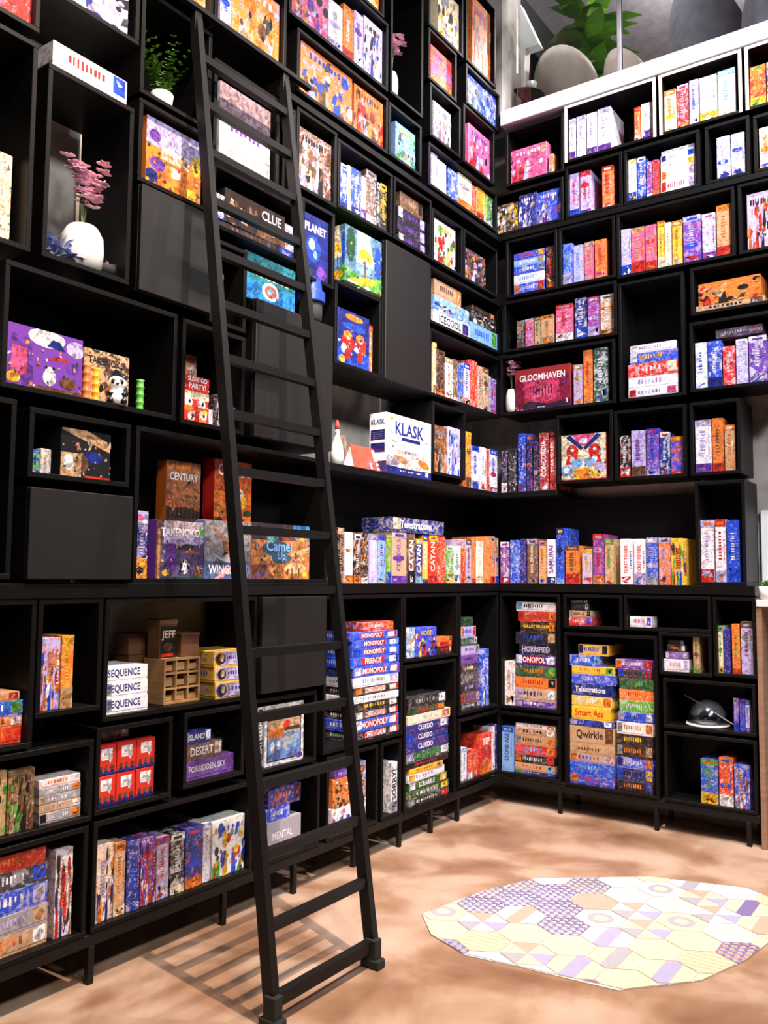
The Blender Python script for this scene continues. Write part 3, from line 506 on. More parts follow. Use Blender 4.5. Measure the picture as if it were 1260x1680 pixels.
ITEMS = [
 ('L',-3.582,-3.337,3.254,3.487,0.025,0.07,'c','rmo','','L1',{}),
 ('L',-3.55,-3.366,2.49,2.803,0.06,0.1,'c','cco','','L2',{}),
 ('L',-3.276,-2.949,3.428,3.625,0.025,0.07,'c','lkwn','','L3',{'fig': 'crowd'}),
 ('L',-3.271,-2.959,3.157,3.244,0.0,0.28,'f','wrbl','','L5',{}),
 ('L',-2.845,-2.563,2.908,3.18,0.025,0.07,'c','olu','','L7',{'fig': 'cat'}),
 ('L',-3.378,-3.091,2.022,2.23,0.025,0.08,'c','plow','','L9',{'fig': 'pagoda'}),
 ('L',-3.088,-2.893,2.022,2.21,0.025,0.08,'c','tkuo','TAKENOKO','L9',{'tp': '.8'}),
 ('L',-3.28,-3.244,1.741,1.818,0.025,0.15,'s','gbe','','L10',{}),
 ('L',-3.242,-3.203,1.741,1.827,0.025,0.15,'s','ecw','','L10',{}),
 ('L',-3.167,-2.961,1.741,1.911,0.025,0.15,'c','kuol','','L10',{'fig': 'jungle'}),
 ('L',-2.62,-2.493,2.018,2.206,0.025,0.06,'c','rcow','SUSHI GO PARTY!','L12',{'tp': '.86','fig': 'faces'}),
 ('L',-2.488,-2.467,2.018,2.084,0.025,0.15,'s','wel','','L12',{}),
 ('L',-2.465,-2.445,2.018,2.15,0.025,0.15,'s','kdo','','L12',{}),
 ('L',-2.441,-2.427,2.018,2.122,0.025,0.15,'s','kwe','','L12',{}),
 ('L',-2.424,-2.406,2.018,2.126,0.025,0.15,'s','oyr','','L12',{}),
 ('L',-2.396,-2.372,2.018,2.17,0.025,0.15,'s','lkw','','L12',{}),
 ('L',-2.367,-2.342,2.018,2.115,0.025,0.15,'s','dpr','','L12',{}),
 ('L',-2.481,-2.42,2.018,2.34,0.18,0.05,'c','tuo','','L12',{}),
 ('L',-2.46,-2.443,2.458,2.729,0.025,0.12,'s','tuw','','L14a',{}),
 ('L',-2.442,-2.425,2.458,2.668,0.025,0.12,'s','ytu','','L14a',{}),
 ('L',-2.478,-1.985,2.863,2.903,0.03,0.26,'f','kubl','','L15',{}),
 ('L',-2.489,-2.429,2.904,3.007,0.025,0.07,'s','lwbe','CLUE','L15',{}),
 ('L',-2.426,-2.049,2.904,3.05,0.025,0.07,'c','kuol','CLUE','L15',{'fig': 'dark_scene','tp': '.62'}),
 ('L',-2.045,-1.985,2.904,3.025,0.025,0.07,'c','ell','','L15',{}),
 ('L',-2.469,-2.156,3.148,3.504,0.025,0.07,'c','elwu','','L16',{'fig': 'split'}),
 ('L',-2.872,-2.56,3.718,3.882,0.025,0.07,'c','oewm','','L17a',{'fig': 'crowd'}),
 ('L',-2.478,-2.413,3.718,4.013,0.025,0.1,'s','lbe','','L17b',{}),
 ('L',-2.41,-2.109,3.718,4.043,0.025,0.1,'c','olto','','L17b',{'fig': 'crowd'}),
 ('L',-2.032,-1.758,4.038,4.303,0.025,0.12,'c','mlop','','L18',{'fig': 'crowd'}),
 ('L',-1.753,-1.64,4.038,4.291,0.025,0.12,'s','wel','','L18',{}),
 ('L',-1.635,-1.548,4.038,4.328,0.025,0.12,'s','oor','','L18',{}),
 ('L',-1.543,-1.464,4.038,4.345,0.025,0.12,'s','lpw','','L18',{}),
 ('L',-1.459,-1.29,4.038,4.363,0.025,0.12,'c','lwbk','','L18',{'fig': 'crowd'}),
 ('L',-1.582,-1.471,4.433,4.776,0.025,0.1,'s','gyw','','L19',{}),
 ('L',-1.466,-1.333,4.433,4.806,0.025,0.1,'c','yowg','','L19',{}),
 ('L',-1.954,-1.557,3.69,3.958,0.025,0.07,'c','olub','','L20',{'fig': 'crowd'}),
 ('L',-1.537,-1.286,3.69,3.951,0.025,0.07,'c','orlu','','L20',{'fig': 'crowd'}),
 ('L',-1.978,-1.72,3.233,3.532,0.025,0.07,'c','ulwk','','L21',{'fig': 'crowd'}),
 ('L',-1.925,-1.734,2.818,3.131,0.025,0.07,'c','nkbw','PLANET','L21b',{'fig': 'planet','tp': '.8'}),
 ('L',-1.64,-1.585,3.245,3.482,0.025,0.24,'s','bwn','','L22',{}),
 ('L',-1.58,-1.554,3.245,3.494,0.025,0.24,'s','cyw','','L22',{}),
 ('L',-1.549,-1.472,3.245,3.497,0.025,0.24,'s','bwn','','L22',{}),
 ('L',-1.466,-1.429,3.245,3.483,0.025,0.24,'s','lwp','','L22',{}),
 ('L',-1.424,-1.337,3.245,3.536,0.025,0.24,'s','uew','','L22',{}),
 ('L',-1.331,-1.304,3.245,3.501,0.025,0.24,'s','kwe','','L22',{}),
 ('L',-1.298,-1.241,3.245,3.51,0.025,0.24,'s','kyd','','L22',{}),
 ('L',-1.16,-0.964,3.695,3.918,0.025,0.09,'c','sgly','','L24',{'fig': 'crowd'}),
 ('L',-0.719,-0.48,4.648,4.973,0.025,0.07,'c','cyle','','L25',{'fig': 'crowd'}),
 ('L',-0.799,-0.561,4.322,4.554,0.025,0.07,'c','romp','','L26',{'fig': 'hills'}),
 ('L',-0.769,-0.567,3.987,4.223,0.025,0.07,'c','ewml','','L27',{'fig': 'crowd'}),
 ('L',-0.374,-0.143,4.378,4.593,0.025,0.07,'c','bwsn','','L28',{'fig': 'crowd'}),
 ('L',-0.126,0.009,4.378,4.6,0.025,0.07,'c','bwsl','','L28',{'fig': 'crowd'}),
 ('L',-0.304,-0.058,4.658,5.148,0.025,0.07,'c','orum','','L28b',{'fig': 'crowd'}),
 ('L',-0.35,-0.069,3.985,4.273,0.025,0.07,'c','mrlp','','L29',{'fig': 'crowd'}),
 ('L',-0.788,-0.72,3.681,3.899,0.025,0.24,'s','lwm','','L30',{}),
 ('L',-0.713,-0.622,3.681,3.882,0.025,0.24,'s','wcy','','L30',{}),
 ('L',-0.594,-0.485,3.681,3.881,0.025,0.24,'s','bws','','L30',{}),
 ('L',-0.478,-0.311,3.681,3.9,0.025,0.24,'s','ceo','','L30',{}),
 ('L',-0.303,-0.248,3.681,3.883,0.025,0.24,'s','rto','','L30',{}),
 ('L',-0.248,-0.152,3.681,3.896,0.025,0.24,'s','oyr','','L30',{}),
 ('L',-0.152,-0.103,3.681,3.891,0.025,0.24,'s','gyw','','L30',{}),
 ('L',-0.095,-0.036,3.681,3.89,0.025,0.24,'s','Ggw','','L30',{}),
 ('L',-1.116,-0.842,3.247,3.303,0.03,0.26,'f','kplw','','L31',{'nt': '1'}),
 ('L',-1.123,-0.843,3.303,3.379,0.03,0.26,'f','kplw','','L31',{'nt': '1'}),
 ('L',-1.124,-0.843,3.38,3.453,0.03,0.26,'f','kplw','','L31',{'nt': '1'}),
 ('L',-1.101,-0.87,3.454,3.542,0.03,0.26,'f','utku','','L31',{}),
 ('L',-0.751,-0.513,3.245,3.511,0.025,0.06,'c','wrgy','','L32a',{'fig': 'crowd'}),
 ('L',-0.417,-0.137,3.245,3.453,0.025,0.06,'c','kolu','','L32b',{'fig': 'crowd'}),
 ('L',-0.754,-0.34,2.878,2.963,0.03,0.26,'f','wknr','ICECOOL','L32c',{}),
 ('L',-0.748,-0.348,2.964,3.053,0.03,0.26,'f','swlb','','L32c',{'fig': 'crowd'}),
 ('L',-0.741,-0.431,3.054,3.152,0.03,0.26,'f','tuoc','','L32c',{}),
 ('L',-0.325,0.03,2.878,3.001,0.03,0.26,'f','sbgn','','L32c',{}),
 ('L',-0.302,0.004,3.002,3.078,0.03,0.26,'f','kweu','','L32c',{'fig': 'crowd'}),
 ('L',-0.294,-0.004,3.079,3.114,0.03,0.26,'f','kuob','','L32c',{}),
 ('L',-1.631,-1.322,2.861,3.163,0.0,0.1,'c','gbysk','','L35',{'fig': 'mushroom','nt': '1'}),
 ('L',-1.645,-1.385,2.458,2.739,0.025,0.06,'c','brwn','','L35',{'fig': 'robots'}),
 ('L',-1.379,-1.358,2.458,2.709,0.025,0.06,'s','orw','','L35',{}),
 ('L',-0.759,-0.726,2.458,2.766,0.025,0.24,'s','cyu','','L36r',{}),
 ('L',-0.719,-0.631,2.458,2.734,0.025,0.24,'s','kuo','','L36r',{}),
 ('L',-0.624,-0.539,2.458,2.707,0.025,0.24,'s','wtu','','L36r',{}),
 ('L',-0.532,-0.475,2.458,2.716,0.025,0.24,'s','utw','','L36r',{}),
 ('L',-0.468,-0.409,2.458,2.704,0.025,0.24,'s','bst','','L36r',{}),
 ('L',-0.409,-0.334,2.458,2.718,0.025,0.24,'s','wbr','','L36r',{}),
 ('L',-0.334,-0.241,2.458,2.755,0.025,0.24,'s','row','','L36r',{}),
 ('L',-0.234,-0.17,2.458,2.738,0.025,0.24,'s','tuw','','L36r',{}),
 ('L',-0.162,-0.09,2.458,2.742,0.025,0.24,'s','tuw','','L36r',{}),
 ('L',-0.082,-0.057,2.458,2.698,0.025,0.24,'s','elp','','L36r',{}),
 ('L',-0.049,0.01,2.458,2.691,0.025,0.24,'s','plr','','L36r',{}),
 ('L',-1.26,-0.816,1.951,2.272,0.0,0.11,'c','wnco','KLASK','LS2',{'th': '.22','tc': 'n','fig': 'klask','tp': '.78'}),
 ('L',-0.756,-0.608,2.008,2.284,0.025,0.08,'c','uoke','','L36b',{'fig': 'crowd'}),
 ('L',-0.594,-0.452,2.008,2.297,0.025,0.08,'c','lwbs','','L36b',{'fig': 'crowd'}),
 ('L',-0.437,-0.386,1.951,2.299,0.025,0.24,'s','roy','','LS2',{}),
 ('L',-0.378,-0.318,1.951,2.297,0.025,0.24,'s','oyu','','LS2',{}),
 ('L',-0.311,-0.218,1.951,2.221,0.025,0.24,'s','wbln','','LS2',{}),
 ('L',-0.203,-0.123,1.951,2.226,0.025,0.24,'s','wlcr','','LS2',{}),
 ('L',-0.115,-0.083,1.951,2.219,0.025,0.24,'s','rro','','LS2',{}),
 ('L',-0.075,0.024,1.951,2.228,0.025,0.24,'s','wbrl','','LS2',{}),
 ('R',0.005,0.045,1.951,2.222,0.025,0.24,'s','kpw','','LS2',{}),
 ('R',0.054,0.11,1.951,2.234,0.025,0.24,'s','kdw','','LS2',{}),
 ('R',0.123,0.174,1.951,2.326,0.025,0.24,'s','bnwr','','LS2',{}),
 ('R',0.183,0.221,1.951,2.318,0.025,0.24,'s','kbro','','LS2',{}),
 ('R',0.229,0.263,1.951,2.267,0.025,0.24,'s','kpe','','LS2',{}),
 ('R',0.271,0.333,1.951,2.316,0.025,0.24,'s','Rrw','CONCORDIA','LS2',{}),
 ('R',0.341,0.382,1.951,2.326,0.025,0.24,'s','rkw','STAR WARS','LS2',{}),
 ('L',-2.613,-2.43,1.581,1.87,0.13,0.06,'c','otuo','CENTURY','L37',{'fig': 'desert','tp': '.78'}),
 ('L',-2.351,-2.125,1.551,1.905,0.13,0.07,'c','royg','CATAN','L37',{'fig': 'catan','tp': '.88'}),
 ('L',-2.838,-2.784,1.391,1.644,0.025,0.06,'s','nlowp','','L37',{'fig': 'flame'}),
 ('L',-2.751,-2.513,1.391,1.615,0.015,0.06,'c','plktu','TAKENOKO','L37',{'th': '.24','fig': 'panda','tp': '.8'}),
 ('L',-2.506,-2.241,1.391,1.63,0.015,0.06,'c','slewo','WINGSPAN','L37',{'tc': 'w','fig': 'bird','tp': '.16'}),
 ('L',-2.238,-1.851,1.391,1.635,0.015,0.06,'c','oubtk','Camel Up','L37',{'fig': 'camel','tp': '.55'}),
 ('L',-1.629,-1.58,1.372,1.643,0.025,0.24,'s','ktoe','','LC',{}),
 ('L',-1.57,-1.506,1.372,1.625,0.025,0.24,'s','wro','AZUL','LC',{'tc': 'w'}),
 ('L',-1.496,-1.44,1.372,1.619,0.025,0.24,'s','kwo','','LC',{}),
 ('L',-1.435,-1.378,1.372,1.628,0.025,0.24,'s','kow','','LC',{}),
 ('L',-1.368,-1.298,1.372,1.625,0.025,0.24,'s','lew','STAR WARS','LC',{'tc': 'w'}),
 ('L',-1.293,-1.222,1.372,1.626,0.025,0.24,'s','spyb','','LC',{}),
 ('L',-1.216,-1.171,1.372,1.625,0.025,0.24,'s','gyb','','LC',{}),
 ('L',-1.166,-1.026,1.372,1.646,0.025,0.24,'s','tlpu','CITADELS','LC',{'tc': 'p'}),
 ('L',-1.014,-0.942,1.372,1.645,0.025,0.24,'s','uwk','CATAN','LC',{'tc': 'w'}),
 ('L',-0.936,-0.867,1.372,1.618,0.025,0.24,'s','nysw','CATAN','LC',{'tc': 'w'}),
 ('L',-0.861,-0.81,1.372,1.641,0.025,0.24,'s','ybny','CATAN','LC',{'tc': 'w'}),
 ('L',-0.797,-0.713,1.372,1.645,0.025,0.24,'s','ryrm','CATAN','LC',{'tc': 'c'}),
 ('L',-0.706,-0.619,1.372,1.642,0.025,0.24,'s','rocw','','LC',{}),
 ('L',-0.605,-0.528,1.372,1.589,0.025,0.24,'s','gwy','','LC',{}),
 ('L',-0.521,-0.443,1.372,1.592,0.025,0.24,'s','wgl','','LC',{}),
 ('L',-0.436,-0.385,1.372,1.583,0.025,0.24,'s','ryr','','LC',{}),
 ('L',-0.378,-0.318,1.372,1.637,0.025,0.24,'s','lut','','LC',{}),
 ('L',-0.31,-0.257,1.372,1.632,0.025,0.24,'s','otr','','LC',{}),
 ('L',-0.25,-0.164,1.372,1.632,0.025,0.24,'s','cwc','','LC',{}),
 ('L',-0.148,-0.077,1.372,1.662,0.025,0.24,'s','oto','','LC',{}),
 ('L',-0.069,-0.011,1.372,1.669,0.025,0.24,'s','otrb','','LC',{}),
 ('L',-0.003,0.038,1.372,1.66,0.025,0.24,'s','tub','','LC',{}),
 ('L',-1.175,-0.648,1.647,1.725,0.02,0.2,'f','nwyc','Telestrations','LC',{'yaw': '0'}),
 ('R',-0.005,0.056,1.372,1.636,0.025,0.24,'s','pwr','','LC',{}),
 ('R',0.065,0.133,1.372,1.646,0.025,0.24,'s','bswy','','LC',{}),
 ('R',0.137,0.175,1.372,1.653,0.025,0.24,'s','nbo','','LC',{}),
 ('R',0.184,0.255,1.372,1.652,0.025,0.24,'s','ulw','ROYAL EXPANSION','LC',{'tc': 'c'}),
 ('R',0.263,0.312,1.372,1.639,0.025,0.24,'s','toyb','','LC',{}),
 ('R',0.32,0.373,1.372,1.645,0.025,0.24,'s','wpn','SAMURAI','LC',{'tc': 'p'}),
 ('R',0.382,0.43,1.372,1.716,0.025,0.24,'s','bnsy','','LC',{}),
 ('R',0.441,0.528,1.372,1.606,0.025,0.24,'s','ourt','','LC',{}),
 ('R',0.547,0.609,1.372,1.582,0.025,0.24,'s','lyr','','LC',{}),
 ('R',0.617,0.685,1.372,1.672,0.025,0.24,'s','prol','','LC',{}),
 ('R',0.689,0.745,1.372,1.642,0.025,0.24,'s','tgr','','LC',{}),
 ('R',0.785,0.858,1.372,1.64,0.025,0.24,'s','wrlb','TICKET TO RIDE','LC',{'tc': 'r'}),
 ('R',0.866,0.934,1.372,1.638,0.025,0.24,'s','wrlb','TICKET TO RIDE','LC',{'tc': 'r'}),
 ('R',0.941,1.004,1.372,1.644,0.025,0.24,'s','blew','','LC',{}),
 ('R',1.011,1.077,1.372,1.642,0.025,0.24,'s','olpu','','LC',{}),
 ('R',1.081,1.166,1.372,1.637,0.025,0.24,'s','yrgb','','LC',{'fig': 'crowd'}),
 ('R',1.246,1.315,1.391,1.736,0.03,0.24,'s','wlro','','R22',{}),
 ('R',1.324,1.379,1.391,1.738,0.03,0.24,'s','wrlo','','R22',{}),
 ('R',1.385,1.452,1.391,1.732,0.03,0.24,'s','bbn','','R22',{}),
 ('R',0.078,0.334,3.981,4.208,0.025,0.08,'c','mrlw','','R1',{'fig': 'crowd'}),
 ('R',0.347,0.38,3.981,4.114,0.025,0.08,'s','oewy','','R1',{}),
 ('R',0.489,0.53,4.028,4.299,0.025,0.24,'s','wlpe','','R2',{}),
 ('R',0.538,0.598,4.028,4.301,0.025,0.24,'s','wlpe','','R2',{}),
 ('R',0.606,0.67,4.028,4.299,0.025,0.24,'s','wlpe','','R2',{}),
 ('R',0.677,0.759,4.028,4.305,0.025,0.24,'s','wlpe','','R2',{}),
 ('R',0.907,0.941,4.028,4.243,0.025,0.24,'s','orw','','R2',{}),
 ('R',0.948,1.014,4.028,4.251,0.025,0.24,'s','wlp','','R2',{}),
 ('R',1.087,1.155,4.028,4.285,0.025,0.24,'s','coy','','R3',{}),
 ('R',1.162,1.225,4.028,4.294,0.025,0.24,'s','rlo','','R3',{}),
 ('R',1.232,1.284,4.028,4.302,0.025,0.24,'s','lbw','','R3',{}),
 ('R',1.291,1.386,4.028,4.296,0.025,0.24,'s','cwy','','R3',{}),
 ('R',1.393,1.485,4.028,4.301,0.025,0.24,'s','wsc','','R3',{}),
 ('R',1.566,1.646,4.028,4.265,0.025,0.24,'s','royg','','R4',{}),
 ('R',1.652,1.751,4.028,4.266,0.025,0.24,'s','btw','','R4',{}),
 ('R',-0.02,0.126,3.663,3.862,0.025,0.08,'c','kylw','','R5',{'fig': 'crowd'}),
 ('R',0.135,0.26,3.663,3.892,0.025,0.08,'c','nblw','','R5',{'fig': 'crowd'}),
 ('R',0.264,0.428,3.663,3.877,0.025,0.08,'c','blpw','','R5',{'fig': 'crowd'}),
 ('R',0.489,0.55,3.663,3.94,0.025,0.24,'s','lrbm','','R6',{}),
 ('R',0.558,0.626,3.663,3.939,0.025,0.24,'s','lrbm','','R6',{}),
 ('R',0.701,0.77,3.663,3.93,0.025,0.24,'s','orlw','','R6',{}),
 ('R',0.865,0.913,3.663,3.927,0.025,0.24,'s','wcby','','R7',{}),
 ('R',0.921,0.969,3.663,3.925,0.025,0.24,'s','bwn','','R7',{}),
 ('R',0.976,1.009,3.663,3.885,0.025,0.24,'s','pmw','','R7',{}),
 ('R',1.012,1.048,3.663,3.885,0.025,0.24,'s','rmo','','R7',{}),
 ('R',1.056,1.26,3.663,3.74,0.03,0.26,'f','wmlr','','R7',{}),
 ('R',1.058,1.261,3.74,3.802,0.03,0.26,'f','wclo','','R7',{}),
 ('R',1.058,1.259,3.803,3.854,0.03,0.26,'f','wly','','R7',{}),
 ('R',1.059,1.256,3.854,3.898,0.03,0.26,'f','wlbn','','R7',{}),
 ('R',1.063,1.257,3.899,3.924,0.03,0.26,'f','wee','','R7',{}),
 ('R',1.378,1.451,3.663,3.913,0.025,0.24,'s','lwbn','','R8',{}),
 ('R',1.457,1.529,3.663,3.91,0.025,0.24,'s','wlnb','','R8',{}),
 ('R',1.605,1.674,3.663,3.901,0.025,0.24,'s','cobw','','R9',{}),
 ('R',1.681,1.748,3.663,3.906,0.025,0.24,'s','bwl','','R9',{}),
 ('R',0.095,0.309,3.233,3.305,0.03,0.26,'f','bwro','','R10',{}),
 ('R',0.095,0.31,3.305,3.365,0.03,0.26,'f','wsrl','','R10',{}),
 ('R',0.095,0.31,3.366,3.421,0.03,0.26,'f','bwe','','R10',{}),
 ('R',0.096,0.311,3.422,3.462,0.03,0.26,'f','swt','','R10',{}),
 ('R',0.096,0.311,3.462,3.51,0.03,0.26,'f','bryt','','R10',{}),
 ('R',0.325,0.39,3.233,3.51,0.025,0.24,'s','kroc','','R10',{}),
 ('R',0.44,0.502,3.233,3.498,0.025,0.24,'s','bslw','','R11',{}),
 ('R',0.51,0.574,3.233,3.474,0.025,0.24,'s','lsbw','','R11',{}),
 ('R',0.582,0.641,3.233,3.478,0.025,0.24,'s','mtol','','R11',{}),
 ('R',0.649,0.722,3.233,3.477,0.025,0.24,'s','ormt','','R11',{}),
 ('R',0.815,0.874,3.218,3.505,0.025,0.24,'s','lwbm','','R12',{}),
 ('R',0.877,0.955,3.218,3.499,0.025,0.24,'s','mtro','','R12',{}),
 ('R',0.962,1.027,3.218,3.496,0.025,0.24,'s','mtro','','R12',{}),
 ('R',1.034,1.074,3.218,3.504,0.025,0.24,'s','yoc','','R12',{}),
 ('R',1.077,1.113,3.218,3.487,0.025,0.24,'s','wyl','','R12',{}),
 ('R',1.12,1.175,3.218,3.485,0.025,0.24,'s','yotc','','R12',{}),
 ('R',1.183,1.282,3.218,3.494,0.025,0.24,'s','plrb','','R12',{}),
 ('R',1.289,1.362,3.218,3.485,0.025,0.24,'s','lwpm','','R12',{}),
 ('R',1.369,1.448,3.218,3.515,0.025,0.24,'s','toro','','R12',{}),
 ('R',1.532,1.646,3.218,3.539,0.025,0.08,'c','lork','','R13',{'fig': 'crowd'}),
 ('R',0.118,0.17,2.878,3.062,0.025,0.24,'s','dtu','','R14',{}),
 ('R',0.178,0.234,2.878,3.063,0.025,0.24,'s','mlro','','R14',{}),
 ('R',0.242,0.281,2.878,3.065,0.025,0.24,'s','tug','','R14',{}),
 ('R',0.289,0.372,2.878,3.065,0.025,0.24,'s','totu','','R14',{}),
 ('R',0.389,0.502,2.878,3.115,0.025,0.24,'s','mrwl','','R14',{}),
 ('R',0.515,0.59,2.878,3.135,0.025,0.24,'s','nwb','','R14',{}),
 ('R',0.598,0.672,2.878,3.127,0.025,0.24,'s','pmlw','','R14',{}),
 ('R',0.68,0.77,2.878,3.125,0.025,0.24,'s','twou','','R14',{}),
 ('R',0.845,1.134,2.468,2.523,0.03,0.26,'f','wlmr','','R15',{}),
 ('R',0.846,1.135,2.524,2.592,0.03,0.26,'f','wlpe','','R15',{}),
 ('R',0.843,1.137,2.592,2.672,0.03,0.26,'f','rwc','','R15',{}),
 ('R',0.855,1.138,2.672,2.736,0.03,0.26,'f','bycw','','R15',{}),
 ('R',0.86,1.129,2.736,2.784,0.03,0.26,'f','wlr','','R15',{}),
 ('R',1.245,1.612,2.918,2.956,0.03,0.26,'f','tkue','','R16',{}),
 ('R',1.26,1.592,2.956,3.082,0.03,0.26,'f','orkt','','R16',{'fig': 'crowd'}),
 ('R',1.237,1.301,2.478,2.744,0.025,0.24,'s','wbcy','','R17',{}),
 ('R',1.307,1.38,2.478,2.743,0.025,0.24,'s','bwn','','R17',{}),
 ('R',1.386,1.451,2.478,2.701,0.025,0.24,'s','rwm','','R17',{}),
 ('R',1.457,1.518,2.478,2.731,0.025,0.24,'s','lwb','','R17',{}),
 ('R',1.524,1.615,2.478,2.736,0.025,0.24,'s','pwb','','R17',{}),
 ('R',1.349,1.593,2.755,2.803,0.03,0.2,'f','dlru','','R17',{}),
 ('R',0.101,0.481,2.468,2.738,0.03,0.09,'c','Rmkp','GLOOMHAVEN','R18',{'fig': 'castle','tp': '.78'}),
 ('R',0.503,0.558,2.468,2.72,0.025,0.09,'s','ltow','','R18',{}),
 ('R',0.567,0.625,2.468,2.802,0.025,0.09,'s','oryt','','R18',{}),
 ('R',0.633,0.721,2.468,2.805,0.025,0.09,'s','Gwlb','','R18',{}),
 ('R',0.419,0.704,2.003,2.285,0.025,0.07,'c','rcsoy','','R19',{'fig': 'figures'}),
 ('R',0.79,0.853,2.003,2.251,0.025,0.24,'s','kwro','','R20',{}),
 ('R',0.86,0.943,2.003,2.276,0.025,0.24,'s','lpuw','','R20',{}),
 ('R',0.951,1.022,2.003,2.279,0.025,0.24,'s','pblr','','R20',{}),
 ('R',1.028,1.084,2.003,2.251,0.025,0.24,'s','nwbr','','R20',{}),
 ('R',1.091,1.163,2.003,2.22,0.025,0.24,'s','boryw','','R20',{}),
 ('R',1.228,1.315,2.003,2.3,0.025,0.24,'s','wlpc','','R21',{}),
 ('R',1.321,1.38,2.003,2.303,0.025,0.24,'s','ouro','','R21',{}),
 ('R',1.386,1.441,2.003,2.259,0.025,0.24,'s','tokc','','R21',{}),
 ('R',0.097,0.372,0.608,0.649,0.03,0.26,'f','pwkl','','R23',{}),
 ('R',0.097,0.372,0.649,0.723,0.03,0.26,'f','tnwl','','R23',{}),
 ('R',0.098,0.373,0.724,0.791,0.03,0.26,'f','orkw','','R23',{}),
 ('R',0.098,0.374,0.791,0.862,0.03,0.26,'f','Gogy','','R23',{}),
 ('R',0.098,0.374,0.862,0.929,0.03,0.26,'f','nrlw','MONOPOLY','R23',{'tc': 'w'}),
 ('R',0.124,0.375,0.929,0.993,0.03,0.26,'f','kwk','HORRIFIED','R23',{'tc': 'l'}),
 ('R',0.099,0.375,0.994,1.068,0.03,0.26,'f','kbtg','','R23',{}),
 ('R',0.133,0.372,1.068,1.136,0.03,0.26,'f','kyo','GALAXY TRUCKER','R23',{'tc': 'y'}),
 ('R',0.116,0.372,1.137,1.2,0.03,0.26,'f','rwo','Articulate!','R23',{'tc': 'u'}),
 ('R',0.104,0.369,1.2,1.256,0.03,0.26,'f','wkes','','R23',{}),
 ('R',0.023,0.092,0.608,0.881,0.025,0.24,'s','wtob','','R23',{}),
 ('R',0.001,0.082,0.198,0.474,0.025,0.24,'s','sbl','STONE AGE','R24',{'tc': 'n'}),
 ('R',0.091,0.361,0.198,0.22,0.03,0.26,'f','nlbg','','R24',{}),
 ('R',0.091,0.361,0.22,0.264,0.03,0.26,'f','tosk','','R24',{}),
 ('R',0.091,0.361,0.264,0.315,0.03,0.26,'f','kwro','','R24',{}),
 ('R',0.092,0.362,0.316,0.374,0.03,0.26,'f','rsok','','R24',{}),
 ('R',0.092,0.362,0.375,0.433,0.03,0.26,'f','tuoe','','R24',{}),
 ('R',0.092,0.363,0.434,0.478,0.03,0.26,'f','tuw','','R24',{}),
 ('R',0.097,0.363,0.478,0.504,0.03,0.26,'f','wto','','R24',{}),
 ('R',0.456,0.599,1.123,1.171,0.03,0.18,'f','rwb','','R25',{}),
 ('R',0.46,0.6,1.172,1.212,0.03,0.18,'f','tuke','','R25',{}),
 ('R',0.468,0.585,1.212,1.255,0.03,0.18,'f','kde','','R25',{}),
 ('R',0.472,0.578,1.256,1.277,0.03,0.18,'f','kwe','','R25',{}),
 ('R',0.834,0.962,1.128,1.187,0.03,0.1,'f','wmbl','','R26',{}),
 ('R',1.03,1.167,0.888,0.955,0.03,0.16,'f','wmle','','R27',{}),
 ('R',1.039,1.161,0.955,0.996,0.03,0.16,'f','plew','','R27',{}),
 ('R',1.047,1.149,0.996,1.036,0.03,0.16,'f','kowk','','R27',{}),
 ('R',1.054,1.142,1.037,1.064,0.03,0.16,'f','kde','','R27',{}),
 ('R',1.193,1.229,0.888,1.085,0.025,0.24,'s','tug','','R27',{}),
 ('R',0.455,0.73,0.188,0.247,0.03,0.26,'f','brwo','','R28',{}),
 ('R',0.456,0.731,0.248,0.318,0.03,0.26,'f','bswr','','R28',{}),
 ('R',0.456,0.732,0.319,0.368,0.03,0.26,'f','tblo','','R28',{}),
 ('R',0.457,0.732,0.368,0.417,0.03,0.26,'f','tuko','','R28',{}),
 ('R',0.457,0.733,0.418,0.527,0.03,0.26,'f','tkuo','Qwirkle','R28',{'tc': 'k'}),
 ('R',0.458,0.727,0.528,0.566,0.03,0.26,'f','nbwl','','R28',{}),
 ('R',0.47,0.713,0.567,0.641,0.03,0.26,'f','yro','Smart Ass','R28',{'tc': 'r'}),
 ('R',0.471,0.721,0.641,0.706,0.03,0.26,'f','ywor','','R28',{}),
 ('R',0.472,0.729,0.706,0.778,0.03,0.26,'f','nwn','Telestrations','R28',{'tc': 'w'}),
 ('R',0.472,0.745,0.778,0.836,0.03,0.26,'f','blwm','','R28',{}),
 ('R',0.473,0.738,0.836,0.882,0.03,0.26,'f','yogk','','R28',{}),
 ('R',0.461,0.653,0.882,0.947,0.03,0.26,'f','bwsn','','R28',{}),
 ('R',0.517,0.703,0.948,1.012,0.03,0.26,'f','ybkn','','R28',{}),
 ('R',0.745,0.958,0.188,0.245,0.03,0.26,'f','kobt','','R28',{}),
 ('R',0.745,0.959,0.245,0.317,0.03,0.26,'f','nkyb','','R28',{}),
 ('R',0.746,0.96,0.317,0.379,0.03,0.26,'f','bwon','','R28',{}),
 ('R',0.747,0.961,0.379,0.448,0.03,0.26,'f','kote','','R28',{}),
 ('R',0.748,0.962,0.448,0.51,0.03,0.26,'f','kyeo','','R28',{}),
 ('R',0.749,0.963,0.51,0.579,0.03,0.26,'f','wtoe','','R28',{}),
 ('R',0.757,0.964,0.579,0.635,0.03,0.26,'f','bnwl','','R28',{}),
 ('R',0.765,0.965,0.635,0.704,0.03,0.26,'f','gwyG','','R28',{}),
 ('R',0.766,0.966,0.705,0.767,0.03,0.26,'f','orwt','','R28',{}),
 ('R',0.767,0.967,0.767,0.829,0.03,0.26,'f','Ggo','','R28',{}),
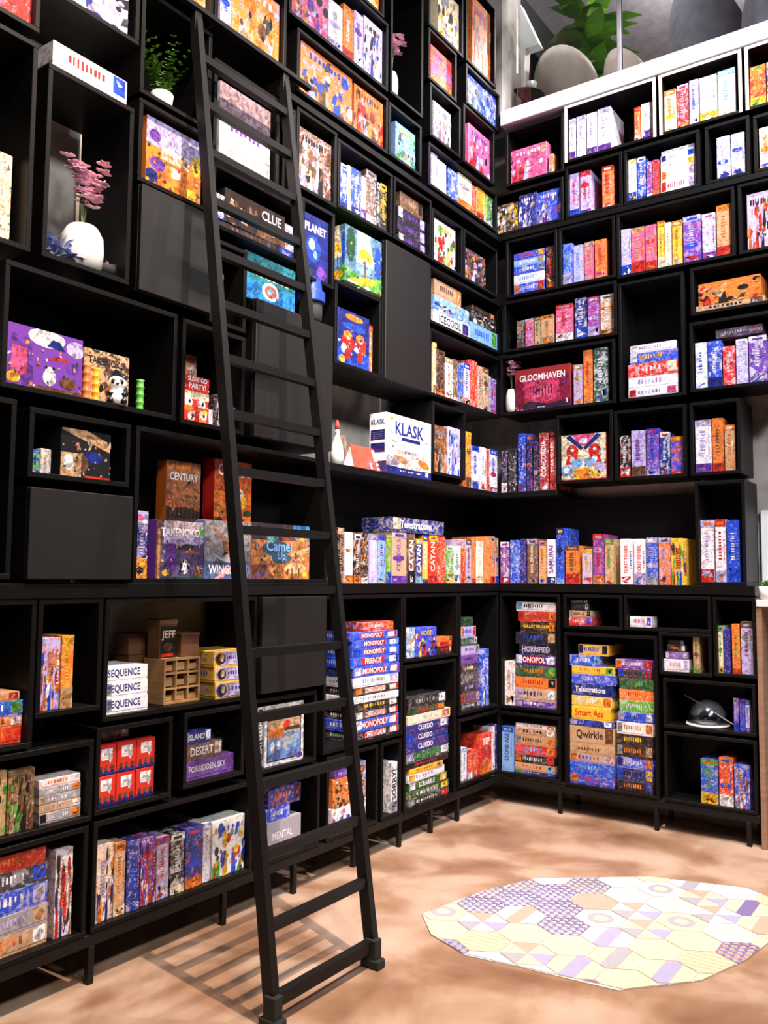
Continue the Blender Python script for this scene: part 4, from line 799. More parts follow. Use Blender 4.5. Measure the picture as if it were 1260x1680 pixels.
 ('R',0.76,0.961,0.83,0.881,0.03,0.26,'f','dkrb','','R28',{}),
 ('R',0.746,0.962,0.882,0.937,0.03,0.26,'f','pwro','','R28',{}),
 ('R',1.33,1.353,0.898,1.151,0.025,0.24,'s','cgyb','','R29',{}),
 ('R',1.359,1.391,0.898,1.136,0.025,0.24,'s','npb','','R29',{}),
 ('R',1.401,1.441,0.898,1.165,0.025,0.24,'s','ogr','','R29',{}),
 ('R',1.448,1.51,0.898,1.18,0.025,0.24,'s','lupe','','R29',{}),
 ('R',1.402,1.427,0.593,0.766,0.025,0.24,'s','plb','','R30',{}),
 ('R',1.433,1.458,0.593,0.762,0.025,0.24,'s','bpt','','R30',{}),
 ('R',1.461,1.483,0.593,0.758,0.025,0.24,'s','lbp','','R30',{}),
 ('R',1.222,1.312,0.188,0.424,0.025,0.24,'s','bgyo','','R31',{}),
 ('R',1.319,1.391,0.188,0.445,0.025,0.24,'s','rowb','','R31',{}),
 ('R',1.397,1.474,0.188,0.414,0.025,0.24,'s','btwr','','R31',{'fig': 'crowd'}),
 ('L',-3.209,-3.14,0.948,1.19,0.025,0.24,'s','lobwr','','L38',{'fig': 'crowd'}),
 ('L',-3.135,-3.088,0.948,1.195,0.025,0.24,'s','oyt','','L38',{}),
 ('L',-3.455,-3.27,0.858,0.909,0.03,0.26,'f','roru','','L38b',{}),
 ('L',-3.466,-3.27,0.91,0.946,0.03,0.26,'f','ouw','','L38b',{}),
 ('L',-3.469,-3.27,0.946,0.994,0.03,0.26,'f','bwgs','','L38b',{}),
 ('L',-3.47,-3.283,0.995,1.022,0.03,0.26,'f','tor','','L38b',{}),
 ('L',-3.194,-3.036,0.573,0.607,0.03,0.2,'f','ewok','','L39',{}),
 ('L',-3.196,-3.037,0.607,0.635,0.03,0.2,'f','tewo','','L39',{}),
 ('L',-3.197,-3.038,0.636,0.663,0.03,0.2,'f','ewot','','L39',{}),
 ('L',-3.198,-3.039,0.664,0.69,0.03,0.2,'f','ewok','','L39',{}),
 ('L',-3.199,-3.04,0.691,0.719,0.03,0.2,'f','wote','','L39',{}),
 ('L',-3.429,-3.318,0.573,0.777,0.025,0.24,'c','tgku','','L39',{'fig': 'crowd'}),
 ('L',-3.313,-3.219,0.573,0.77,0.025,0.24,'c','utgk','','L39',{'fig': 'crowd'}),
 ('L',-3.415,-3.147,0.188,0.253,0.03,0.26,'f','towl','','L40',{}),
 ('L',-3.417,-3.15,0.253,0.316,0.03,0.26,'f','elto','','L40',{}),
 ('L',-3.421,-3.153,0.316,0.388,0.03,0.26,'f','bwlg','','L40',{}),
 ('L',-3.424,-3.156,0.389,0.45,0.03,0.26,'f','dwbo','','L40',{}),
 ('L',-3.426,-3.165,0.45,0.504,0.03,0.26,'f','row','','L40',{}),
 ('L',-3.128,-3.062,0.188,0.477,0.025,0.24,'s','wrnoc','','L40',{'fig': 'crowd'}),
 ('L',-2.951,-2.756,0.903,0.959,0.03,0.2,'f','wnne','SEQUENCE','L41',{'tc': 'n','th': '.8'}),
 ('L',-2.953,-2.758,0.96,1.014,0.03,0.2,'f','wnne','SEQUENCE','L41',{'tc': 'n','th': '.8'}),
 ('L',-2.956,-2.76,1.015,1.07,0.03,0.2,'f','wnne','SEQUENCE','L41',{'tc': 'n','th': '.8'}),
 ('L',-2.424,-2.225,0.903,0.968,0.02,0.2,'f','ylbkn','','L41',{'fig': 'oval'}),
 ('L',-2.429,-2.225,0.969,1.031,0.02,0.2,'f','yblkn','','L41',{'fig': 'oval'}),
 ('L',-2.435,-2.231,1.032,1.095,0.02,0.2,'f','yluke','','L41',{'fig': 'oval'}),
 ('L',-2.975,-2.892,0.584,0.688,0.03,0.1,'c','rwno','','L42',{'fig': 'bubble'}),
 ('L',-2.888,-2.805,0.584,0.688,0.03,0.1,'c','rwno','','L42',{'fig': 'bubble'}),
 ('L',-2.801,-2.718,0.584,0.688,0.03,0.1,'c','rwno','','L42',{'fig': 'bubble'}),
 ('L',-2.975,-2.892,0.692,0.796,0.03,0.1,'c','rwno','','L42',{'fig': 'bubble'}),
 ('L',-2.888,-2.805,0.692,0.796,0.03,0.1,'c','rwno','','L42',{'fig': 'bubble'}),
 ('L',-2.801,-2.718,0.692,0.796,0.03,0.1,'c','rwno','','L42',{'fig': 'bubble'}),
 ('L',-2.96,-2.8,0.8,0.839,0.08,0.12,'f','dewk','','L42',{}),
 ('L',-2.567,-2.299,0.598,0.672,0.03,0.16,'f','plwu','FORBIDDEN SKY','L43',{'tc': 'w'}),
 ('L',-2.569,-2.37,0.673,0.735,0.03,0.16,'f','ulwo','DESERT','L43',{'tc': 'w'}),
 ('L',-2.571,-2.432,0.736,0.788,0.03,0.16,'f','nbwl','ISLAND','L43',{'tc': 'w'}),
 ('L',-2.974,-2.895,0.188,0.454,0.025,0.24,'s','clonw','','L44',{'fig': 'crowd'}),
 ('L',-2.89,-2.842,0.188,0.444,0.025,0.24,'s','tocu','','L44',{}),
 ('L',-2.834,-2.777,0.188,0.436,0.025,0.24,'s','nblrt','','L44',{}),
 ('L',-2.771,-2.703,0.188,0.431,0.025,0.24,'s','prwon','','L44',{'fig': 'crowd'}),
 ('L',-2.697,-2.639,0.188,0.417,0.025,0.24,'s','lrwbt','','L44',{}),
 ('L',-2.63,-2.563,0.188,0.412,0.025,0.24,'s','kwck','','L44',{}),
 ('L',-2.557,-2.472,0.188,0.414,0.025,0.24,'s','nborw','','L44',{}),
 ('L',-2.465,-2.426,0.188,0.418,0.025,0.24,'s','wlo','','L44',{}),
 ('L',-2.416,-2.233,0.188,0.411,0.025,0.1,'c','wgybr','','L44',{'fig': 'crowd'}),
 ('L',-2.122,-1.868,0.578,0.839,0.025,0.05,'c','wbklo','BATTLESHIP','L46',{'fig': 'ships','tp': '.86','tc': 'k'}),
 ('L',-2.163,-2.125,0.578,0.839,0.03,0.2,'s','kwe','BATTLESHIP','L46',{'tc': 'w'}),
 ('L',-2.09,-1.865,0.188,0.333,0.03,0.2,'f','eltob','MENTAL','L47',{'tc': 'w','th': '.35'}),
 ('L',-2.096,-1.942,0.333,0.391,0.03,0.2,'f','bwnb','','L47',{}),
 ('L',-2.087,-1.869,0.392,0.473,0.03,0.2,'f','nokr','','L47',{}),
 ('L',-1.644,-1.478,0.188,0.299,0.03,0.16,'f','wlbmc','','L48',{'fig': 'crowd'}),
 ('L',-1.637,-1.484,0.3,0.371,0.03,0.16,'f','otku','','L48',{'fig': 'crowd'}),
 ('L',-1.638,-1.49,0.372,0.435,0.03,0.16,'f','okut','','L48',{'fig': 'crowd'}),
 ('L',-1.621,-1.496,0.436,0.475,0.03,0.16,'f','plu','','L48',{}),
 ('L',-1.446,-1.381,0.188,0.491,0.025,0.24,'s','lkwoc','','L48',{'fig': 'circles'}),
 ('L',-1.496,-1.11,0.593,0.637,0.01,0.26,'f','kwre','MONOPOLY','L49',{'tc': 'r'}),
 ('L',-1.501,-1.11,0.638,0.693,0.01,0.26,'f','bwrw','MONOPOLY','L49',{'tc': 'w'}),
 ('L',-1.492,-1.115,0.693,0.735,0.01,0.26,'f','kwrw','MONOPOLY','L49',{'tc': 'r'}),
 ('L',-1.498,-1.122,0.736,0.779,0.01,0.26,'f','kywe','','L49',{}),
 ('L',-1.509,-1.122,0.779,0.813,0.01,0.26,'f','wel','','L49',{}),
 ('L',-1.499,-1.117,0.814,0.855,0.01,0.26,'f','kwro','MONOPOLY','L49',{'tc': 'o'}),
 ('L',-1.51,-1.117,0.856,0.905,0.01,0.26,'f','wel','','L49',{}),
 ('L',-1.511,-1.11,0.905,0.954,0.01,0.26,'f','bwrw','MONOPOLY','L49',{'tc': 'w'}),
 ('L',-1.536,-1.11,0.954,1.004,0.01,0.26,'f','bwn','FRIENDS','L49',{'tc': 'w'}),
 ('L',-1.522,-1.11,1.004,1.046,0.01,0.26,'f','bws','MONOPOLY','L49',{'tc': 'w'}),
 ('L',-1.523,-1.114,1.047,1.087,0.01,0.26,'f','bws','MONOPOLY','L49',{'tc': 'w'}),
 ('L',-1.544,-1.137,1.087,1.128,0.01,0.26,'f','bwrw','MONOPOLY','L49',{'tc': 'w'}),
 ('L',-1.434,-1.172,1.128,1.175,0.01,0.26,'f','rwo','','L49',{}),
 ('L',-1.178,-1.122,0.188,0.444,0.01,0.24,'s','wne','SORRY!','L50',{'side': 'SORRY!'}),
 ('L',-1.016,-0.938,0.968,1.13,0.025,0.04,'c','swt','','L51',{}),
 ('L',-0.931,-0.716,0.968,1.127,0.025,0.1,'c','byrn','HOOT','L51',{'fig': 'crowd','tc': 'y'}),
 ('L',-0.695,-0.539,0.968,1.01,0.03,0.1,'f','krow','','L51',{}),
 ('L',-0.702,-0.539,1.01,1.038,0.03,0.1,'f','rkoy','','L51',{}),
 ('L',-0.708,-0.532,1.038,1.062,0.03,0.1,'f','orkw','','L51',{}),
 ('L',-1.008,-0.587,0.173,0.21,0.02,0.26,'f','kwre','','L52',{}),
 ('L',-1.009,-0.58,0.211,0.253,0.02,0.26,'f','Gwyk','','L52',{}),
 ('L',-0.997,-0.608,0.253,0.3,0.02,0.26,'f','Ggyw','SCRABBLE','L52',{'tc': 'w'}),
 ('L',-1.004,-0.628,0.301,0.342,0.02,0.26,'f','wloy','','L52',{}),
 ('L',-0.992,-0.655,0.343,0.373,0.02,0.26,'f','yotu','','L52',{}),
 ('L',-1.016,-0.595,0.373,0.407,0.02,0.26,'f','kre','','L52',{}),
 ('L',-1.034,-0.588,0.407,0.457,0.02,0.26,'f','Ggwl','','L52',{}),
 ('L',-1.035,-0.595,0.458,0.508,0.02,0.26,'f','nrwb','CLUEDO','L52',{'tc': 'w'}),
 ('L',-1.035,-0.595,0.508,0.557,0.02,0.26,'f','nrwb','CLUEDO','L52',{'tc': 'w'}),
 ('L',-1.036,-0.595,0.558,0.607,0.02,0.26,'f','nrwb','CLUEDO','L52',{'tc': 'w'}),
 ('L',-1.013,-0.568,0.608,0.657,0.02,0.26,'f','cwol','','L52',{}),
 ('L',-1.001,-0.63,0.658,0.697,0.02,0.26,'f','Gro','','L52',{}),
 ('L',-1.014,-0.623,0.697,0.754,0.02,0.26,'f','kewu','','L52',{}),
 ('L',-0.425,-0.195,0.618,0.652,0.03,0.26,'f','kwle','','L53',{}),
 ('L',-0.425,-0.203,0.653,0.715,0.03,0.26,'f','uplr','','L53',{}),
 ('L',-0.426,-0.211,0.715,0.773,0.03,0.26,'f','klpe','','L53',{}),
 ('L',-0.426,-0.211,0.774,0.831,0.03,0.26,'f','dewk','','L53',{}),
 ('L',-0.426,-0.218,0.832,0.886,0.03,0.26,'f','kcwo','','L53',{}),
 ('L',-0.426,-0.226,0.887,0.941,0.03,0.26,'f','pkle','','L53',{}),
 ('L',-0.426,-0.203,0.942,0.995,0.03,0.26,'f','lpek','','L53',{}),
 ('L',-0.419,-0.233,0.996,1.044,0.03,0.26,'f','Gew','','L53',{}),
 ('L',-0.426,-0.249,1.044,1.11,0.03,0.26,'f','lbro','','L53',{}),
 ('L',-0.426,-0.286,1.111,1.166,0.03,0.26,'f','Gkd','','L53',{}),
 ('L',-0.181,-0.142,0.618,0.96,0.025,0.12,'s','bwn','','L53',{}),
 ('L',-0.134,-0.095,0.618,0.965,0.025,0.12,'s','bws','','L53',{}),
 ('L',-0.426,-0.369,0.208,0.399,0.025,0.14,'s','wsl','','L54',{}),
 ('L',-0.361,-0.303,0.208,0.381,0.025,0.14,'s','row','','L54',{}),
 ('L',-0.295,-0.228,0.208,0.363,0.025,0.14,'s','row','','L54',{}),
 ('L',-0.205,-0.064,0.208,0.447,0.025,0.14,'c','rormy','TEP','L54',{'fig': 'hills'}),
 ('L',-0.048,-0.016,0.208,0.474,0.025,0.14,'s','wrl','','L54',{}),
 ('L',0.0,0.033,0.208,0.483,0.025,0.14,'s','nbl','','L54',{}),
 ('L',-0.15,-0.003,0.208,0.452,0.19,0.04,'c','uutk','','L54',{}),
 ('L',-2.304,-1.977,2.61,2.815,0.02,0.06,'c','sbSwr','PANDEMIC','L13',{'fig': 'pandemic','tp': '.62','tc': 'c'}),
]

# ------------------------------------------------------------------ the setting
def struct(name, bm, m):
    o = link(name, bm, m); o['kind'] = 'structure'; return o
struct('floor', boxm((-6.5, -5.0, -.1), (4.2, .40, 0)), 'floor')
struct('wall_left', boxm((-5.2, .345, 0), (.345, .55, 6.4)), 'concrete')
struct('wall_right', boxm((.345, -3.4, 0), (.55, .55, 4.38)), 'concrete')
struct('ceiling', boxm((-6.5, -5.0, 6.4), (4.2, .55, 6.5)), 'greychair')
struct('trim_1', boxm((-.012, -3.4, 4.385), (.55, -.02, 4.487), .004), 'plaster')
struct('wall_mezzanine_back', boxm((3.6, -3.4, 4.38), (3.75, .55, 6.4)), 'brown')
struct('floor_mezzanine', boxm((.55, -3.4, 4.28), (3.6, .55, 4.42)), 'plaster')
struct('wall_mezzanine_side', boxm((.02, -.02, 4.487), (.30, .345, 6.4)), 'concrete')
# window above the ledge: panes between thin mullions
wn = empty('window_1', (.12, -.07, 4.487)); wn['kind'] = 'structure'
edges = [0.0, .72, 1.62, 2.5, 3.3]
for a_, b_ in zip(edges, edges[1:]):
    link('pane', boxm((-.005, -b_+.012, 0), (.005, -a_-.012, 1.9)), 'glass', wn)
for e_ in edges[1:]: link('mullion', boxm((-.02, -e_-.012, 0), (.02, -e_+.012, 1.9), .002), 'greychair', wn)
link('bottom_rail', boxm((-.02, -3.3, -.0), (.02, -.012, .02), .002), 'steel', wn)
# ------------------------------------------------------------------ cubbies
T = .018
def cubby(name, W_, u0, u1, z0, z1, kind, zone, label, dep):
    loc, rz = frame(W_, u0, z0, 0); w = u1-u0; h = z1-z0
    lab = label
    t = empty('shelf_cubby' if kind != 'closed' else 'wall_cabinet', loc, rz, lab, 'cubby' if kind != 'closed' else 'cabinet', 'black wall cubbies')
    cream = name in ('R2', 'R3', 'R4')  # top row cubbies whose lit front edges are painted on as pale strips
    link('bottom_panel', boxm((0, 0, 0), (w, dep, T), .0015), 'black', t); link('top_panel', boxm((0, 0, h-T), (w, dep, h), .0015), 'black', t)
    for x in (0, w-T): link('side_panel', boxm((x, 0.0005, T), (x+T, dep, h-T), .0015), 'black', t)
    if cream:
        for x in (0, w-T): link('lit_edge_strip', boxm((x, -.005, 0), (x+T, 0, h), .001), 'edge', t)
        link('lit_edge_strip', boxm((T, -.005, h-T), (w-T, 0, h), .001), 'edge', t)
    if kind != 'backless': link('back_panel', boxm((T, dep-.008, T), (w-T, dep, h-T)), 'black', t)
    if kind == 'closed':
        link('door', boxm((.002, -.018, .002), (w-.002, -.001, h-.002), .002), 'door', t)
for n_, c_ in CUBES.items(): cubby(n_, *c_)
def long_shelf(W_, u0, u1, z0, z1, label, dep=.31, front=-.004):
    loc, rz = frame(W_, u0, z0, 0); o = link('long_shelf', boxm((0, front, 0), (u1-u0, dep, z1-z0), .002), 'black'); o.location = loc; o.rotation_euler = (0, 0, rz)
    o['label'] = label; o['category'] = 'shelf'; return o
long_shelf('L', -3.95, .30, 1.3225, 1.3715, 'long black counter shelf running along the left wall')
long_shelf('R', .005, 1.53, 1.3225, 1.3715, 'long black counter shelf running along the right wall', .31, -.003)
long_shelf('L', -1.735, .30, 1.915, 1.9505, 'black shelf under the big white box on the left wall', .31)
long_shelf('R', .005, .40, 1.915, 1.9505, 'short black shelf right of the corner above the counter', .31, -.003)
long_shelf('L', -2.06, .30, 3.607, 3.64, 'black ledge running under the orange covers to the corner', .31, -.006)
long_shelf('R', .007, 1.95, 3.607, 3.64, 'black ledge under the second row of the right wall', .31, -.006)
def base_frame(W_, u0, u1, legs, label):
    loc, rz = frame(W_, 0, 0, 0); t = empty('shelf_base_frame', loc, rz, label, 'frame')
    link('rail', boxm((u0, .004, .128), (u1, .03, .168), .002), 'steel', t); link('rail', boxm((u0, .26, .128), (u1, .29, .168), .002), 'steel', t)
    for x in legs:
        link('leg', boxm((x-.012, .004, 0), (x+.012, .028, .127), .002), 'steel', t); link('leg', boxm((x-.012, .262, 0), (x+.012, .287, .127), .002), 'steel', t)
base_frame('L', -3.95, -.02, (-3.75, -2.99, -2.36, -1.93, -1.49, -1.10, -.79, -.50), 'black steel frame with thin legs under the left shelves')
base_frame('R', .02, 1.525, (.40, .98, 1.47), 'black steel frame with thin legs under the right shelves')
for W_, a_, b_, z_, lab_ in (('L', -1.733, .303, 1.372, 'black back board behind the counter row left of the corner'), ('R', -.29, 1.233, 1.372, 'black back board behind the counter row right of the corner')):
    loc, rz = frame(W_, a_, z_, 0); o = link('back_board', boxm((0, .295, 0), (b_-a_, .303, .542), .001), 'black'); o.location = loc; o.rotation_euler = (0, 0, rz); o['label'] = lab_; o['category'] = 'board'
# ------------------------------------------------------------------ game boxes from the table
ORD = ['first', 'second', 'third', 'fourth', 'fifth', 'sixth', 'seventh', 'eighth', 'ninth', 'tenth', 'eleventh', 'twelfth', 'thirteenth', 'fourteenth', 'fifteenth', 'sixteenth', 'seventeenth', 'eighteenth', 'nineteenth', 'twentieth'] + ['last but %d' % k for k in range(20)]
ZN = {'LS2': {'L': 'on the shelf left of the corner', 'R': 'on the shelf right of the corner'}, 'LC': {'L': 'on the counter left of the corner', 'R': 'on the counter right of the corner'}}
groups = {}
for it in ITEMS: groups.setdefault((it[0], it[10], it[7] == 'f'), []).append(it)
for (W_, cube, flat), its in groups.items():
    zone = ZN[cube][W_] if cube in ZN else (CUBES[cube][6] if cube in CUBES else '')
    if cube == 'L13': zone = 'on top of the closed cabinet'
    stacks = []
    if flat:
        for it in its:
            for s in stacks:
                if any(it[1] < q[2] and q[1] < it[2] for q in s): s.append(it); break
            else: stacks.append([it])
        stacks.sort(key=lambda s: s[0][1])
    else: stacks = [sorted(its, key=lambda q: (q[1], q[3]))]
    for si, s in enumerate(stacks):
        if flat: s.sort(key=lambda q: -q[4])
        for k, it in enumerate(s):
            ori, pal, title = it[7], it[8], it[9]
            A = NAME[pal[0]]; B = next((NAME[q] for q in pal[1:] if NAME[q] != A), '')
            form = {'s': 'spine', 'c': 'cover', 'f': 'flat box'}[ori]
            n = len(s)
            if flat:
                where = 'the only one' if n == 1 else ('top one' if k == 0 else 'bottom one' if k == n-1 else ORD[k]+' from top')
                if len(stacks) > 1: where += ', ' + ('left stack' if si == 0 else 'right stack' if si == len(stacks)-1 else 'middle stack')
            else: where = 'the only one' if n == 1 else ('leftmost' if k == 0 else 'rightmost' if k == n-1 else ORD[k]+' from left')
            if n == 1: lab = f"{A} and {B} {form} {zone}"
            else: lab = f"{A} and {B} {form}, {where} {zone}"
            if len(lab.split()) > 16: lab = f"{A} {form}, {where} {zone}"
            game_box(*it, lab, 'box', 'game boxes '+zone)
# ------------------------------------------------------------------ ladder
lad = empty('library_ladder', (-2.835, -.70, 0), 0, 'tall black metal ladder with narrow rungs leaning against the left wall', 'ladder')
LX, LY, LW, LH = .052, .188, .53, 3.66
def lp(x, z, dy=0): return Vector((x+LX*z, LY*z+dy, z))
for x in (0, LW): link('rail', bar(bmesh.new(), lp(x, .03), lp(x, LH), .045, .030, Vector((1, 0, 0))), 'steel', lad)
for k in range(17):
    z = .075 if k == 0 else .285+.2135*(k-1)
    a, b = lp(.014, z), lp(LW-.012, z)
    link('rung', bar(bmesh.new(), a, b, .032, .030 if k else .04), 'steel', lad)
for x in (0, LW):
    bm = bmesh.new(); box(bm, (x-.024, -.035, 0), (x+.024, .045, .032), .004); box(bm, (x-.020, -.02, .03), (x+.020, .03, .10), .003)
    link('rubber_foot', bm, 'rubber', lad)
    bm = bmesh.new(); p = lp(x, LH); box(bm, (p.x-.018, p.y-.02, p.z-.06), (p.x+.018, p.y+.012, p.z+.03), .003); link('hook', bm, 'steel', lad)
o = link('ladder_rail', bar(bmesh.new(), (-2.95, -.025, 3.70), (-1.95, -.025, 3.70), .03, .02), 'steel'); o['label'] = 'short black rail at the head of the ladder below the top cubbies'; o['category'] = 'rail'
# ------------------------------------------------------------------ tile inlay in the floor
OUT = [(-1.80, -.58), (-1.95, -.72), (-2.03, -.92), (-2.0, -1.12), (-1.96, -1.48), (-1.72, -1.69), (-1.45, -1.78), (-1.2, -1.82), (-.78, -1.78), (-.66, -1.62), (-.78, -1.2), (-1.12, -.78), (-1.40, -.66)]
def inside(p, a, b): return (b[0]-a[0])*(p[1]-a[1])-(b[1]-a[1])*(p[0]-a[0]) >= 0
def isect(p, q, a, b):
    d1 = (b[0]-a[0])*(p[1]-a[1])-(b[1]-a[1])*(p[0]-a[0]); d2 = (b[0]-a[0])*(q[1]-a[1])-(b[1]-a[1])*(q[0]-a[0]); t = d1/(d1-d2)
    return (p[0]+(q[0]-p[0])*t, p[1]+(q[1]-p[1])*t)
def clip(poly, out):
    for i in range(len(out)):
        a, b = out[i], out[(i+1) % len(out)]; res = []
        for j in range(len(poly)):
            p, q = poly[j], poly[(j+1) % len(poly)]
            if inside(p, a, b):
                res.append(p)
                if not inside(q, a, b): res.append(isect(p, q, a, b))
            elif inside(q, a, b): res.append(isect(p, q, a, b))
        poly = res
        if len(poly) < 3: return []
    return poly
inl = empty('tile_inlay', (-1.4, -1.2, 0), 0, 'pale patchwork of hexagonal tiles set into the brown concrete floor', 'tiles')
bm = bmesh.new(); vs = [bm.verts.new((x+1.4, y+1.2, .0005)) for x, y in OUT]; f = bm.faces.new(vs)
ex_ = bmesh.ops.extrude_face_region(bm, geom=[f]); [v.co.__setattr__('z', .0035) for v in ex_['geom'] if isinstance(v, bmesh.types.BMVert)]; bmesh.ops.recalc_face_normals(bm, faces=bm.faces)
link('grout_bed', bm, 'grout', inl)
TC = dict(a=(.62, .54, .40), b=(.55, .51, .50), c=(.38, .36, .39), d=(.58, .36, .27), e=(.60, .56, .61), f=(.20, .15, .33), g=(.38, .35, .52), h=(.66, .52, .30))
rr = random.Random(5); hs = .108
OUTC = OUT if sum((OUT[i][0]*OUT[(i+1) % len(OUT)][1]-OUT[(i+1) % len(OUT)][0]*OUT[i][1]) for i in range(len(OUT))) > 0 else OUT[::-1]
for i in range(-8, 9):
    for j in range(-8, 9):
        cx_ = -1.4+hs*1.5*i; cy_ = -1.2+hs*math.sqrt(3)*(j+(.5 if i % 2 else 0))
        hexa = [(cx_+(hs-.003)*math.cos(math.pi/3*k), cy_+(hs-.003)*math.sin(math.pi/3*k)) for k in range(6)]
        pl = clip(hexa, OUTC)
        if len(pl) < 3: continue
        base = rr.choice('aaaabbbecdae'); kind = rr.random()
        v, fcs, col = [], [], []
        def addp(pts, z, c, side=False):
            b = len(v); n = len(pts); v.extend([(x+1.4, y+1.2, z) for x, y in pts]); fcs.append(tuple(range(b, b+n))); col.append(TC[c])
            if side:
                b2 = len(v); v.extend([(x+1.4, y+1.2, .003) for x, y in pts])
                for k in range(n): fcs.append((b+k, b2+k, b2+(k+1) % n, b+(k+1) % n)); col.append(TC[c])
        addp(pl, .0065, base, True)
        def deco(pts, c):
            q = clip(pts, OUTC); q = clip(q, hexa) if len(q) > 2 else []
            if len(q) > 2: addp(q, .0067+.00005*len(fcs), c)
        if (cx_ > -1.45 and cy_ > -1.05 and kind < .75) or kind < .10:   # cube pattern
            for m_ in range(-3, 4):
                for n_ in range(-3, 4):
                    x = cx_+m_*.034+(n_ % 2)*.017; y = cy_+n_*.03
                    deco([(x, y-.01), (x+.015, y), (x, y+.01), (x-.015, y)], 'f'); deco([(x-.015, y), (x, y-.01), (x, y-.024), (x-.015, y-.014)], 'g')
        elif kind < .30: deco([(cx_-hs, cy_-.03), (cx_+hs, cy_-.03), (cx_+hs, cy_+.03), (cx_-hs, cy_+.03)], rr.choice('cdfg'))
        elif kind < .45: deco([(cx_, cy_), hexa[0], hexa[1]], 'd'); deco([(cx_, cy_), hexa[2], hexa[3]], 'c'); deco([(cx_, cy_), hexa[4], hexa[5]], 'g')
        elif kind < .56: deco([(cx_+.055*math.cos(t*math.pi/6), cy_+.055*math.sin(t*math.pi/6)) for t in range(12)], 'c'); deco([(cx_+.03*math.cos(t*math.pi/6), cy_+.03*math.sin(t*math.pi/6)) for t in range(12)], 'a')
        elif kind < .64:
            for m_ in range(-3, 4): deco([(cx_+m_*.03, cy_-hs), (cx_+m_*.03+.012, cy_-hs), (cx_+m_*.03+.012, cy_+hs), (cx_+m_*.03, cy_+hs)], 'h')
        me = bpy.data.meshes.new('tile'); me.from_pydata(v, [], fcs); at = me.color_attributes.new('ink', 'FLOAT_COLOR', 'CORNER'); buf = []
        for fc, c in zip(fcs, col): buf += [*c, .12]*len(fc)
        at.data.foreach_set('color', buf); me.materials.append(M['ink']); o = bpy.data.objects.new('tile', me); COL.objects.link(o); o.parent = inl
# ------------------------------------------------------------------ plants and ornaments
def leaf(bm, a, d, L, w, bend=.4, mi=0, n=4):
    a = Vector(a); d = Vector(d).normalized(); s = d.cross(Vector((0, 0, 1))); s = s.normalized() if s.length > .05 else Vector((1, 0, 0)); rows = []
    for k in range(n+1):
        t = k/n; p = a+d*L*t+Vector((0, 0, -bend*L*t*t)); ww = w*math.sin(math.pi*min(.98, .12+.86*t))/2
        rows.append((bm.verts.new(p-s*ww), bm.verts.new(p+s*ww+Vector((0, 0, .002)))))
    for p, q in zip(rows, rows[1:]): bm.faces.new((p[0], p[1], q[1], q[0])).material_index = mi
def vase_flowers(loc, rz, h, r, label, petal, nst, rnd, blue=False):
    t = empty('flower_vase', loc, rz, label, 'vase')
    link('vase', lathe(bmesh.new(), [(r*.62, 0), (r*.92, h*.12), (r, h*.45), (r*.95, h*.75), (r*.72, h*.95), (r*.6, h), (r*.5, h), (r*.5, h*.8)], 24), 'ceramic', t, True)
    bs_ = bmesh.new(); bp_ = bmesh.new()
    for k in range(nst):
        a = rnd.uniform(0, 6.28); lean = rnd.uniform(.1, .45); hh = h*rnd.uniform(1.0, 1.5)
        tip = Vector((math.cos(a)*lean*h, math.sin(a)*lean*h*.4, h*.9+hh)); mid = Vector((math.cos(a)*lean*h*.3, 0, h*.9+hh*.55))
        tube(bs_, [(0, 0, h*.8), mid, tip], .0025, 5)
        for q in range(5):
            p = mid.lerp(tip, q/4)+Vector((rnd.uniform(-.02, .02), rnd.uniform(-.02, .02), rnd.uniform(-.01, .02)))
            for m_ in range(5): leaf(bp_, p, (math.cos(m_*1.257), math.sin(m_*1.257)*.6-.5, rnd.uniform(.0, .6)), .034, .028, .2, 0, 3)
    link('stems', bs_, 'stem', t); o = link('petals', bp_, petal, t); o['kind'] = 'stuff'
    return t
rn = random.Random(11)
vase_flowers((-3.075, .08, 2.494), 0, .17, .078, 'white vase with pink orchids standing in the tall left cubby', 'petal', 9, rn)
t = empty('blue_flower_bunch', (-3.17, .09, 2.494), 0, 'blue grey leafy bunch lying beside the white orchid vase', 'flowers')
bm = bmesh.new()
for k in range(46): leaf(bm, (rn.uniform(-.06, .06), rn.uniform(-.04, .03), rn.uniform(.0, .07)), (rn.uniform(-1, 1), rn.uniform(-.9, .2), rn.uniform(0, 1.1)), rn.uniform(.04, .075), .022, .35)
o = link('leaves', bm, 'bleaf', t); o['kind'] = 'stuff'
t = empty('dark_bowl', (-2.99, .06, 2.494), 0, 'small dark bowl with dry twigs right of the orchid vase', 'bowl')
link('bowl', lathe(bmesh.new(), [(.02, 0), (.035, .02), (.04, .045), (.034, .045), (.02, .02)], 18), 'rubber', t, True)
bm = bmesh.new()
for k in range(9): leaf(bm, (0, 0, .03), (rn.uniform(-1, 1), rn.uniform(-1, .3), rn.uniform(.3, 1.2)), .06, .02, .3)
o = link('twigs', bm, 'bleaf', t); o['kind'] = 'stuff'
vase_flowers((-1.165, .05, 4.049), 0, .15, .036, 'small white vase of blossom in the tall top cubby', 'petal', 3, rn)
vase_flowers((.052, -.066, 2.469), 0, .155, .040, 'white vase with pink blossom standing at the corner of the walls', 'petal', 3, rn)
t = empty('potted_fern', (-2.74, .07, 3.254), 0, 'small green fern in a white pot left of the ladder top', 'plant')
link('pot', lathe(bmesh.new(), [(.026, 0), (.04, .02), (.046, .065), (.042, .07), (.034, .06)], 20), 'ceramic', t, True)
bm = bmesh.new()
